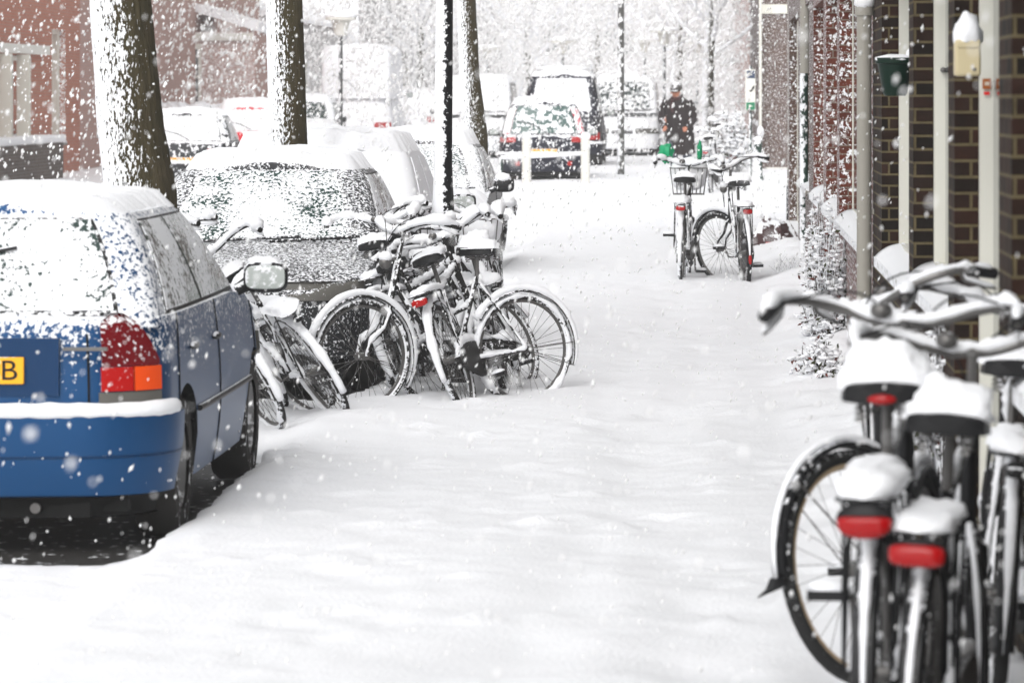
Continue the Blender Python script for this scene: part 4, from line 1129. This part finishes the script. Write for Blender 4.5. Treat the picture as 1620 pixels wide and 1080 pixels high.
    if carriersnow:
        cs = MB(); rows = []
        for k in range(15):
            t = k / 14; xx = lerp(-.325, .20, t); e = sin(min(1, t * 5, (1 - t) * 5) * pi / 2) ** .6 if 0 < t < 1 else 0; row = []
            for j in range(13):
                a = pi * j / 12; nz = 1 + .3 * noise.noise(V(xx * 9, j * .6, seed + 3)) + .15 * noise.noise(V(xx * 33, j, seed))
                row.append(O + V(xx, 0, zc + .004) + V(0, cos(a) * .07 * nz * e, 0) + UP * (sin(a) ** .6 * .045 * carriersnow * e * nz if 0 < j < 12 else 0))
            row.append(row[0]); rows.append(row)
        cs.grid(rows); cs.build('carrier_snow', SNOW, co_)
    # tail lamp
    nolight = taill is None; tw, th = taill or (.05, .03); tq = V(-.325, 0, zc - .045) + O
    tl = MB(); tl.ball((0, 0, 0), (.022, tw / 2, th / 2), 20, 12); tl.v = [(max(-.02, p[0]) + tq.x, sgnpow(p[1] / (tw / 2), .6) * tw / 2 + tq.y, (sgnpow(p[2] / (th / 2), .6) * th / 2 if p[2] < 0 else sgnpow(p[2] / (th / 2), .5) * th / 2) + tq.z) for p in tl.v]
    to = tl.build('tail_light', M['blacks'] if nolight else M['red'] if not heavy else M['redsnow'], rootp)
    if seed == 3:
        to.data.vertices.foreach_set('co', [c_ for p in to.data.vertices for c_ in (p.co.x, p.co.y, tq.z + (p.co.z - tq.z) * (.45 if p.co.z > tq.z else 1.25 * (1 - .3 * ((p.co.y - tq.y) / (tw / 2)) ** 2)))])
        sl = MB(); sl.ball(S0 + V(-.135, 0, -.005), (.012, .034, .012), 14, 8); sl.build('saddle_lamp', M['red'], so)
    hsg = MB(); hsg.ball(tq + V(.012, 0, .006), (.022, tw / 2 + .004, th / 2 + .008), 16, 8); hsg.build('lamp_housing', M['black'], to)
    # small lower reflector on the mudguard
    a = pi + .12; rp = HR + V(cos(a) * (RW + .035), 0, sin(a) * (RW + .035)); rf = MB(); rf.ball(rp, (.008, .016, .045), 12, 8); 
    if seed % 2 == 0 and not nolight: rf.build('reflector', M['red'], rootp)
    if not rack:
        for o_ in list(co_.children) + [co_] + list(to.children) + [to]: bpy.data.objects.remove(o_)
    # crank, pedals, chain guard
    cg = MB(); rows = []
    pts = curve([V(-.10, 0, .345), V(.10, 0, .41), V(.47, 0, .40), V(.59, 0, .30), V(.47, 0, .185), V(.1, 0, .265), V(-.06, 0, .29)], 4)
    cg.poly([p + V(0, -.075, 0) + O for p in pts], (0, .035, 0)); cg.build('chain_guard', bm, rootp, smooth=30)
    snow_tube(SN, [p + V(0, -.06, 0) + O for p in pts[:10]], .018, .9)
    for sg in (1, -1):
        a = pedal + (pi if sg < 0 else 0); e = BB + V(cos(a) * .17, sg * .10, sin(a) * .17)
        ck = MB().tube([BB + V(0, sg * .03, 0), BB + V(0, sg * .085, 0), e], .009, 6).build('crank', M['steel'], rootp)
        pd = MB(); pq = e + V(0, sg * .055, 0)
        for dx in (-.038, .038): pd.rbox(pq.x + dx - .008, pq.x + dx + .008, pq.y - .045, pq.y + .045, pq.z - .012, pq.z + .012)
        for dy in (-.045, .045): pd.rbox(pq.x - .0385, pq.x + .0385, pq.y + dy - .005, pq.y + dy + .005, pq.z - .0125, pq.z + .0125)
        pd.tube([e, pq + V(0, sg * .04, 0)], .009, 6); pd.build('pedal', M['blacks'], ck)
        SN.ball(pq + UP * .018, (.046, .048, .016), 10, 6, .3, 7)
    # kickstand
    if lean == 0: MB().tube([V(.36, .05, .26) + O, V(.28, .20, .01) + O], .008, 6).build('kickstand', bm, rootp)
    if basket:
        bk = MB(); q = st(H1 + V(.20, 0, .0)); 
        def b(p): return st(H1 + V(*p))
        for (a, c_) in (((.08, -.17, .12), (.08, .17, .12)), ((.36, -.17, .12), (.36, .17, .12)), ((.08, -.17, .12), (.36, -.17, .12)), ((.08, .17, .12), (.36, .17, .12)), ((.1, -.14, -.12), (.1, .14, -.12)), ((.33, -.14, -.12), (.33, .14, -.12)), ((.1, -.14, -.12), (.33, -.14, -.12)), ((.1, .14, -.12), (.33, .14, -.12))):
            bk.tube([b(a), b(c_)], .006, 6)
        for k in range(9):
            yy = -.17 + .0425 * k
            bk.tube([b((.08, yy, .12)), b((.1, yy * .82, -.12))], .004, 4); bk.tube([b((.36, yy, .12)), b((.33, yy * .82, -.12))], .004, 4)
        bo_ = bk.build('basket', M['steel'], rootp)
        s_ = MB(); s_.ball(b((.22, 0, .06)), (.16, .18, .16), 18, 10, .2, 2.5, seed=seed); s_.build('basket_snow', SNOW, bo_)
    SN.build('clinging_snow', SNOW, rootp)
    return r
M['rimtan'] = snowy('tan_tyre_wall', (.38, .29, .19), .7, cov=-.9, up=.5, wind=.3, amp=1.1, scale=50)
gfg = 'bicycles parked against the right hand houses'; gcl = 'bicycles heaped round the lamp post'; grr = 'pair of bicycles on the right pavement'
D = radians
# nearest ones
make_bike('nearest bicycle with tall snow heap on its saddle and half round red tail lamp', .385, 9.25, .13, D(7), 0, D(-5), scale=1.06, group=gfg, taill=(.122, .060), seed=3, pedal=1.35, saddlesnow=1.45, carriersnow=1.35, snow=.65)
make_bike('nearest bicycle by the wall with a wide rectangular red tail lamp and red reflector', .475, 9.2, .06, D(9), D(3), D(14), scale=1.06, group=gfg, taill=(.125, .05), seed=4, pedal=2.2, saddlesnow=1.2, carriersnow=.7, snow=.65)
make_bike('bicycle facing the viewer with tan tyred front wheel turned out and pointed mud flap', .53, 11.65, .10, D(180 + 4), D(3), D(-38), scale=1.04, group=gfg, ref='front', seed=5, guardflap=True, pedal=.3, snow=.62)
make_bike('bicycle leaning on the wall at the far right edge behind the nearest ones', .80, 11.1, .08, D(3), D(4), D(-6), scale=1.04, group=gfg, seed=6, pedal=2.6, saddlesnow=1.0, taill=None)
# pair on the right pavement
make_bike('left bicycle of the pair on the pavement with a snow filled basket', PX(1078, 37.6), 37.6, .0, D(3), D(1), D(4), heavy=1, group=grr, basket=True, seed=7, pedal=1.2, snow=.9, scale=1.09, carriersnow=1.3)
make_bike('right bicycle of the pair on the pavement with red tail lamp and turned front wheel', PX(1180, 36.9), 36.9, .0, D(-7), D(-2), D(38), group=grr, seed=8, pedal=.5, snow=1, lady=True, saddlesnow=.8, scale=1.07)
# the heap
make_bike('side on bicycle under the lamp post with both wheels in full view', PX(573, 23.1), 23.1, -.03, D(-123), D(3), D(6), heavy=1, group=gcl, ref='front', seed=9, rack=False, lady=True, snow=1.1, taill=None)
make_bike('snowed bicycle leaning left with a dim red tail lamp in the middle of the heap', PX(744, 23.1), 23.1, -.03, D(9), D(-19), D(12), heavy=1, group=gcl, seed=10, snow=1.15, taill=(.10, .05))
make_bike('snowed bicycle leaning left with thick saddle snow at the right of the heap', PX(818, 24.3), 24.3, -.03, D(-12), D(-15), D(-10), heavy=1, group=gcl, seed=11, snow=1.15, saddlesnow=1.6, taill=None)
make_bike('bicycle tilted far over to the left at the near foot of the heap', PX(543, 22.2), 22.2, .0, D(-24), D(-31), D(-6), heavy=1, group=gcl, seed=12, snow=1.2, taill=None)
make_bike('bicycle tilted far over to the left close beside the blue car', PX(440, 21.6), 21.6, .0, D(-26), D(-29), D(10), heavy=1, group=gcl, seed=13, snow=1.2, taill=None)
make_bike('upright bicycle with a snow filled basket right behind the lamp post', PX(760, 27.6), 27.6, -.06, D(183), D(4), D(12), heavy=1, group=gcl, ref='front', basket=True, seed=14, snow=1.2)
make_bike('bicycle half buried behind the side on one beside the dark grey car', PX(668, 25.5), 25.5, -.03, D(-8), D(-10), D(-25), heavy=1, group=gcl, seed=15, snow=1.2, taill=None)
make_bike('snowed bicycle along the flank of the dark grey car at the left of the heap', PX(632, 24.4), 24.4, -.02, D(3), D(-12), D(-18), heavy=1, group=gcl, seed=17, snow=1.2, taill=None)
make_bike('snowed bicycle tilted left just left of the dim red tail lamp', PX(690, 23.6), 23.6, -.03, D(24), D(-27), D(-12), heavy=1, group=gcl, seed=31, snow=1.15, taill=None)
make_bike('snowed bicycle tilted left between the middle one and the right hand wheel', PX(782, 25.0), 25.0, -.02, D(-30), D(-24), D(20), heavy=1, group=gcl, seed=33, snow=1.2, taill=None)
make_bike('bicycle sunk in snow between the far tilted ones and the side on bicycle', PX(505, 22.9), 22.9, -.03, D(-38), D(-30), D(25), heavy=1, group=gcl, seed=35, snow=1.3, taill=None, lady=True)
# far pile
for k, (px, Y_, hd_, st_, lb) in enumerate(((1135, 84, 20, 30, 'far snowy bicycle standing right beside the walking person'), (1162, 82, -30, 50, 'far snowy bicycle between the person and the green bollard'), (1125, 66, 8, 20, 'far bicycle behind the pair on the right pavement'))):
    make_bike(lb, PX(px, Y_), Y_, zg(Y_) + .02, D(hd_), D(-4), D(st_), heavy=1, group='far bicycles beyond the side street', seed=20 + k, snow=1.3)

# green shopping bags on the handlebar
M['greenbag'] = snowy('green_bag', (.01, .30, .13), .4, cov=-.95, up=.8, wind=.2, amp=1.2, scale=22)
for px, py, lb, rx in ((1054, 243, 'bright green bag hanging from the left handlebar end of the basket bicycle', .075), (1107, 240, 'bright green bag on the right of the basket bicycle', .028)):
    b = MB(); b.ball((0, 0, 0), (rx, .07, .10), 16, 12, .35, 3, seed=int(px)); Y_ = 38.75
    o = b.build('carrier_bag', M['greenbag']); o.location = (PX(px, Y_), Y_, PZ(py, Y_)); tag(o, lb, 'bag', 'green bags on the basket bicycle')
# dark tarp bundle by the wall
Y_ = 44
b = MB(); b.ball((0, 0, .2), (.21, .22, .22), 30, 18, .45, 2.2, bottom=-.8, seed=4)
o = b.build('covered_bundle', snowy('dark_tarp', (.07, .035, .035), .5, cov=-.45, up=.8, wind=.3, amp=1.5, scale=12)); o.location = (PX(1222, Y_), Y_, .06); tag(o, 'lumpy brown covered bundle on the snow beside the thin dark wall pipe', 'bundle')
MB().rbox(-.08, .06, -.235, -.2, .12, .15).build('red_strap', M['redsnow'], o)

# ------------------------------------------------------------------ shrubs
M['leaf'] = snowy('shrub_leaf', (.045, .05, .02), .6, cov=-.42, up=.9, wind=.2, amp=1.2, scale=30)
M['leafred'] = snowy('shrub_leaf_red', (.13, .035, .025), .6, cov=-.5, up=.9, wind=.2, amp=1.2, scale=30)
def shrub(label, X, Y, z, w_, d_, h_, n, seed, leaf=.022):
    rnd = random.Random(seed); r = empty('shrub', (X, Y, z), label, 'shrub')
    st_ = MB(); lf = MB(); l2 = MB(); sn = MB()
    for k in range(n):
        a = rnd.uniform(0, 2 * pi); rr = sqrt(rnd.random()); q = V(cos(a) * w_ * rr, sin(a) * d_ * rr, h_ * (1 - .55 * rr * rr) * rnd.uniform(.35, 1))
        b0 = V(q.x * .2, q.y * .2, -.05); mid = b0.lerp(q, .5) + V(rnd.uniform(-.05, .05), rnd.uniform(-.05, .05), .04); pts = [b0, mid, q, q + V(rnd.uniform(-.05, .05), rnd.uniform(-.05, .05), rnd.uniform(0, .06))]
        st_.tube(pts, [.006, .004, .003, .0015], 4)
        for j in range(16):
            t = rnd.uniform(.35, 1.0); p = (mid.lerp(q, (t - .3) / .7) if t > .3 else b0.lerp(mid, t)) + V(rnd.gauss(0, .03), rnd.gauss(0, .03), rnd.gauss(0, .03))
            d = V(rnd.gauss(0, 1), rnd.gauss(0, 1), rnd.gauss(0, .6)).normalized(); e = d.cross(V(rnd.gauss(0, 1), rnd.gauss(0, 1), 1)).normalized(); s_ = leaf * rnd.uniform(.6, 1.3)
            (lf if rnd.random() < .72 else l2).add([p, p + d * s_ + e * s_ * .45, p + d * s_ * 2.1, p + d * s_ - e * s_ * .45], [(0, 1, 2, 3)])
            if rnd.random() < .36: sn.ball(p + d * s_ + V(0, 0, .010), (leaf * rnd.uniform(.6, 1.5), leaf * rnd.uniform(.6, 1.5), leaf * rnd.uniform(.35, .7)), 6, 4, .4, 5, seed=j)
    st_.build('stems', TWIG, r); tag(lf.build('leaves', M['leaf'], r, smooth=0), kind='stuff'); tag(l2.build('red_leaves', M['leafred'], r, smooth=0), kind='stuff'); tag(sn.build('leaf_snow', SNOW, r), kind='stuff')
    return r
shrub('snowy shrub with dark and reddish leaves at the foot of the red brick wall', PX(1312, 27.5), 27.5, .0, .21, .5, 1.12, 120, 3)
shrub('low spreading snowy shrub beside the nearest handlebar', PX(1300, 24), 24, .0, .16, .5, .42, 60, 4)
shrub('tall thin shrub with green leaves below the red brick columns', PX(1296, 33), 33, .0, .13, .35, 1.28, 40, 5)
shrub('snow laden twiggy shrub beside the far bicycles', PX(1160, 80), 80, zg(80), .42, .5, 1.5, 130, 6, .05)
shrub('small snowy bush behind the nearest handlebars at the wall', PX(1490, 15.6), 15.6, .3, .2, .3, .72, 90, 8, .016)
gr = MB(); rnd = random.Random(5)
for k in range(60):
    x = rnd.uniform(PX(1225, 38), PX(1262, 38)); y = 38 + rnd.uniform(-.6, .6); gr.tube([(x, y, -.02), (x + rnd.gauss(0, .015), y, .14), (x + rnd.gauss(0, .04), y, rnd.uniform(.16, .3))], [.004, .003, .002], 3)
tag(gr.build('grass', TWIG, None), kind='stuff', label='dry grass stems poking out of the snow by the wall')
# bare twig behind the grey car (antenna like)
tw = MB(); Yt = 33; x0 = PX(545, Yt)
tw.tube([(0, 0, 0), (PX(560, Yt) - x0, 0, PZ(215, Yt)), (PX(567, Yt) - x0, 0, PZ(190, Yt))], [.012, .007, .003], 5); tw.tube([(PX(556, Yt) - x0, 0, PZ(222, Yt)), (PX(580, Yt) - x0, 0, PZ(198, Yt))], [.006, .003], 4)
o = tw.build('sapling', TWIG); o.location = (x0, Yt, 0); tag(o, 'thin bare twig sticking up between the snowed cars', 'sapling')

# ------------------------------------------------------------------ person
def person():
    Y_ = 80; z0 = zg(Y_) + .03
    r = empty('person', (PX(1079, Y_), Y_, z0), 'person in a dark snow flecked winter coat and cap walking hunched towards the viewer', 'person')
    M['skin'] = plain('skin', (.50, .22, .14), .6); M['coat'] = snowy('winter_coat', (.022, .016, .016), .85, cov=-.68, up=.5, wind=.2, amp=1.5, scale=15)
    M['jeans'] = snowy('grey_trousers', (.10, .11, .14), .85, cov=-.6, up=.4, wind=.2, amp=1.3, scale=14); M['cap'] = snowy('dark_cap', (.04, .035, .03), .8, cov=-.55, up=.7, wind=.2, amp=1.2, scale=16)
    M['scarf'] = snowy('red_scarf', (.05, .02, .02), .8, cov=-.9)
    def loft(name, secs, mat, par, seg=20, close=True):
        mb = MB(); rows = []
        for c, rx, ry in secs:
            rows.append([V(c[0] + cos(2 * pi * k / seg) * rx, c[1] + sin(2 * pi * k / seg) * ry, c[2]) for k in range(seg + 1)])
        if close: rows.insert(0, [V(*secs[0][0])] * (seg + 1)); rows.append([V(*secs[-1][0])] * (seg + 1))
        mb.grid(rows); return mb.build(name, mat, par)
    # skinned body
    P = {'pel': (0, 0, .92), 'sp': (.0, -.03, 1.15), 'ch': (0, -.08, 1.36), 'nk': (0, -.14, 1.50), 'hd': (0, -.17, 1.60), 'ht': (0, -.17, 1.70),
         'lh': (-.10, 0, .88), 'lk': (-.12, -.16, .48), 'la': (-.12, -.02, .08), 'lt': (-.13, -.20, .04), 'rh': (.10, 0, .88), 'rk': (.11, -.02, .46), 'ra': (.11, .14, .10), 'rt': (.12, -.02, .03),
         'ls': (-.20, -.08, 1.38), 'le': (-.27, -.10, 1.10), 'lw': (-.20, -.30, .98), 'lm': (-.19, -.36, .96), 'rs': (.20, -.08, 1.38), 're': (.27, -.08, 1.10), 'rw': (.21, -.28, .97), 'rm': (.20, -.34, .95)}
    rad = {'pel': .13, 'sp': .13, 'ch': .14, 'nk': .055, 'hd': .085, 'ht': .07, 'lh': .09, 'lk': .06, 'la': .045, 'lt': .035, 'rh': .09, 'rk': .06, 'ra': .045, 'rt': .035, 'ls': .06, 'le': .045, 'lw': .028, 'lm': .032, 'rs': .06, 're': .045, 'rw': .028, 'rm': .032}
    E = [('pel', 'sp'), ('sp', 'ch'), ('ch', 'nk'), ('nk', 'hd'), ('hd', 'ht'), ('pel', 'lh'), ('lh', 'lk'), ('lk', 'la'), ('la', 'lt'), ('pel', 'rh'), ('rh', 'rk'), ('rk', 'ra'), ('ra', 'rt'), ('ch', 'ls'), ('ls', 'le'), ('le', 'lw'), ('lw', 'lm'), ('ch', 'rs'), ('rs', 're'), ('re', 'rw'), ('rw', 'rm')]
    for s_, sx_ in (('l', -1), ('r', 1)):
        m_ = P[s_ + 'm']
        for k, (dx, dz, ln) in enumerate(((-.026, .0, .07), (-.009, .0, .08), (.009, .0, .075), (.026, 0, .06), (-.04 * sx_, .03, .05))):
            a, b = f'{s_}f{k}', f'{s_}g{k}'
            P[a] = (m_[0] + dx, m_[1] - .03, m_[2] + dz - .005); P[b] = (m_[0] + dx * 1.1, m_[1] - .03 - ln * .5, m_[2] + dz - ln * .6); rad[a] = .010; rad[b] = .008; E += [(s_ + 'm', a), (a, b)]
    ks = list(P); me = bpy.data.meshes.new('body'); me.from_pydata([P[k] for k in ks], [(ks.index(a), ks.index(b)) for a, b in E], [])
    o = bpy.data.objects.new('body', me); C.objects.link(o); o.modifiers.new('k', 'SKIN'); sv = me.skin_vertices[0].data
    for i, k in enumerate(ks): sv[i].radius = (rad[k], rad[k]); sv[i].use_root = (k == 'pel')
    ss_ = o.modifiers.new('s', 'SUBSURF'); ss_.levels = 2; ss_.render_levels = 2
    dg = bpy.context.evaluated_depsgraph_get(); m2 = bpy.data.meshes.new_from_object(o.evaluated_get(dg)); bpy.data.objects.remove(o)
    m2.materials.clear(); m2.materials.append(M['skin']); o = bpy.data.objects.new('body', m2); C.objects.link(o); o.parent = r
    m2.polygons.foreach_set('use_smooth', [True] * len(m2.polygons))
    # nose, brow and chin added to the head as face detail
    fc = MB(); fc.ball((0, -.255, 1.60), (.014, .02, .024), 10, 8); [MB().ball((q_ * .085, -.17, 1.61), (.012, .02, .03), 8, 6).build('ear', M['skin'], o) for q_ in (-1, 1)]; fc.build('nose', M['skin'], o); MB().ball((0, -.235, 1.545), (.04, .025, .03), 10, 8).build('chin', M['skin'], o)
    ey = MB(); ey.ball((-.032, -.25, 1.625), (.012, .008, .007), 8, 6); ey.ball((.032, -.25, 1.625), (.012, .008, .007), 8, 6); ey.rbox(-.025, .025, -.264, -.255, 1.560, 1.566); ey.build('eyes_and_mouth', M['black'], o)
    loft('cap', [((0, -.165, 1.635), .098, .108), ((0, -.165, 1.67), .105, .115), ((0, -.16, 1.73), .09, .10), ((0, -.155, 1.77), .05, .055)], M['cap'], r)
    MB().ball((0, -.27, 1.66), (.07, .06, .010), 14, 6).build('cap_peak', M['cap'], r)
    MB().ball((0, -.12, 1.70), (.1, .09, .10), 14, 8, .15, 4).build('hair', M['cap'], r)
    loft('coat', [((0, .0, .42), .28, .22), ((0, .0, .44), .27, .23), ((0, -.01, .85), .27, .21), ((0, -.03, 1.1), .25, .20), ((0, -.07, 1.32), .26, .19), ((0, -.09, 1.42), .235, .16), ((0, -.11, 1.49), .13, .12), ((0, -.14, 1.54), .095, .10)], M['coat'], r, 28)
    for s_ in (-1, 1):
        MB().tube([(s_ * .20, -.08, 1.42), (s_ * .28, -.09, 1.26), (s_ * .31, -.11, 1.08), (s_ * .25, -.24, 1.0), (s_ * .21, -.31, .97)], [.085, .085, .075, .065, .055], 14).build('sleeve', M['coat'], r)
    loft('scarf', [((0, -.14, 1.46), .09, .11), ((0, -.16, 1.50), .105, .12), ((0, -.16, 1.54), .095, .10)], M['scarf'], r)
    MB().tube([(-.05, -.25, 1.48), (-.07, -.27, 1.35), (-.06, -.25, 1.25)], [.03, .035, .03], 8).build('scarf_end', M['scarf'], r)
    for s_, kn_, an in ((-1, (-.12, -.16, .48), (-.12, -.02, .10)), (1, (.11, -.02, .46), (.11, .14, .12))):
        MB().tube([(s_ * .11, 0, .92), tuple(lerp(a, b, .5) for a, b in zip((s_ * .11, 0, .88), kn_)), kn_, an], [.125, .115, .09, .07], 14).build('trousers', M['jeans'], r)
        b = MB(); b.ball((an[0], an[1] - .05, an[2] - .045), (.055, .14, .05), 14, 8); b.tube([(an[0], an[1], an[2] - .03), (an[0], an[1], an[2] + .12)], .065, 12); b.build('boot', M['black'], r)
    r.scale = (1.1, 1.1, 1.1); r.rotation_euler = (radians(11), 0, radians(-14)); r.location.z -= .03
person()

# ------------------------------------------------------------------ falling snow and air
def flakes():
    rng = np.random.default_rng(5)
    P = []; Rr = []
    def layer(y0, y1, dens, r0, r1, zmin=-.1):
        # uniform density in world slabs, a little wider than the view
        n = 24
        for k in range(n):
            a = y0 * (y1 / y0) ** (k / n); b = y0 * (y1 / y0) ** ((k + 1) / n)
            xl = PX(-150, b); xr = min(PX(1770, b), FX - .02) if a > 12 else PX(1770, b)
            zl = max(-.1, PZ(1150, b)); zt = PZ(-80, b)
            cnt = int((xr - xl) * (b - a) * (zt - zl) * dens)
            p = np.stack([rng.uniform(xl, xr, cnt), rng.uniform(a, b, cnt), rng.uniform(zl, zt, cnt)], 1)
            P.append(p); Rr.append(r0 * (r1 / r0) ** (rng.random(cnt) ** 1.5))
    layer(4.0, 9, 20, .0028, .0058)
    layer(9, 26, 22, .0028, .0070)
    layer(26, 48, 3.2, .005, .011)
    layer(48, 86, 2.1, .010, .026)
    layer(86, 150, 5.0, .02, .04)
    layer(150, 215, 1.6, .04, .07)
    P_ = np.concatenate(P); R_ = np.concatenate(Rr); n = len(P_)
    print('flakes', n)
    # elongated octahedra, each tumbled
    base = np.array([(1, 0, 0), (-1, 0, 0), (0, 1, 0), (0, -1, 0), (0, 0, 1), (0, 0, -1)], float)
    F = np.array([(0, 2, 4), (2, 1, 4), (1, 3, 4), (3, 0, 4), (2, 0, 5), (1, 2, 5), (3, 1, 5), (0, 3, 5)])
    jit = 1 + rng.uniform(-.35, .35, (n, 6, 1)); ln = rng.uniform(1.1, 2.8, (n, 1))
    v = base[None] * jit * R_[:, None, None]; v[:, :, 2] *= ln
    tilt = rng.normal(.28, .22, (n, 1)); x = v[:, :, 0] * np.cos(tilt) + v[:, :, 2] * np.sin(tilt); z = -v[:, :, 0] * np.sin(tilt) + v[:, :, 2] * np.cos(tilt)
    v = np.stack([x, v[:, :, 1], z], -1) + P_[:, None, :]
    f = (F[None] + (np.arange(n) * 6)[:, None, None]).reshape(-1, 3)
    me = bpy.data.meshes.new('falling_snow'); me.vertices.add(n * 6); me.vertices.foreach_set('co', v.astype(np.float32).ravel())
    me.loops.add(f.size); me.loops.foreach_set('vertex_index', f.ravel().astype(np.int32))
    me.polygons.add(len(f)); me.polygons.foreach_set('loop_start', np.arange(0, f.size, 3, dtype=np.int32)); me.polygons.foreach_set('loop_total', np.full(len(f), 3, np.int32))
    me.update()
    m, nt, bs = newmat('snowflake'); bs.inputs['Base Color'].default_value = (.97, .97, .97, 1); bs.inputs['Roughness'].default_value = 1
    # thin ice lets light through
    tr = nt.nodes.new('ShaderNodeBsdfTranslucent'); tr.inputs[0].default_value = (.97, .97, .97, 1); mx = nt.nodes.new('ShaderNodeMixShader'); mx.inputs[0].default_value = .4; bs.inputs['Specular IOR Level'].default_value = 0
    nt.links.new(bs.outputs[0], mx.inputs[1]); nt.links.new(tr.outputs[0], mx.inputs[2]); nt.links.new(mx.outputs[0], nt.nodes['Material Output'].inputs[0])
    me.materials.append(m)
    o = bpy.data.objects.new('falling_snow', me); C.objects.link(o); tag(o, 'snowflakes falling through the whole street', kind='stuff')
flakes()
hz = MB().rbox(-75, 65, -6, 440, -1.6, 18).build('haze', None, None, smooth=0) if False else None
m = bpy.data.materials.new('haze'); m.use_nodes = True; nt = m.node_tree
for n in list(nt.nodes):
    if n.type != 'OUTPUT_MATERIAL': nt.nodes.remove(n)
pv = nt.nodes.new('ShaderNodeVolumePrincipled'); pv.inputs['Color'].default_value = (.97, .97, .97, 1); pv.inputs['Density'].default_value = .0010; pv.inputs['Anisotropy'].default_value = .1
nt.links.new(pv.outputs[0], nt.nodes['Material Output'].inputs['Volume'])
tag(MB().rbox(-75, 65, -6, 440, -1.6, 18).build('haze', m, None, smooth=0), kind='stuff')
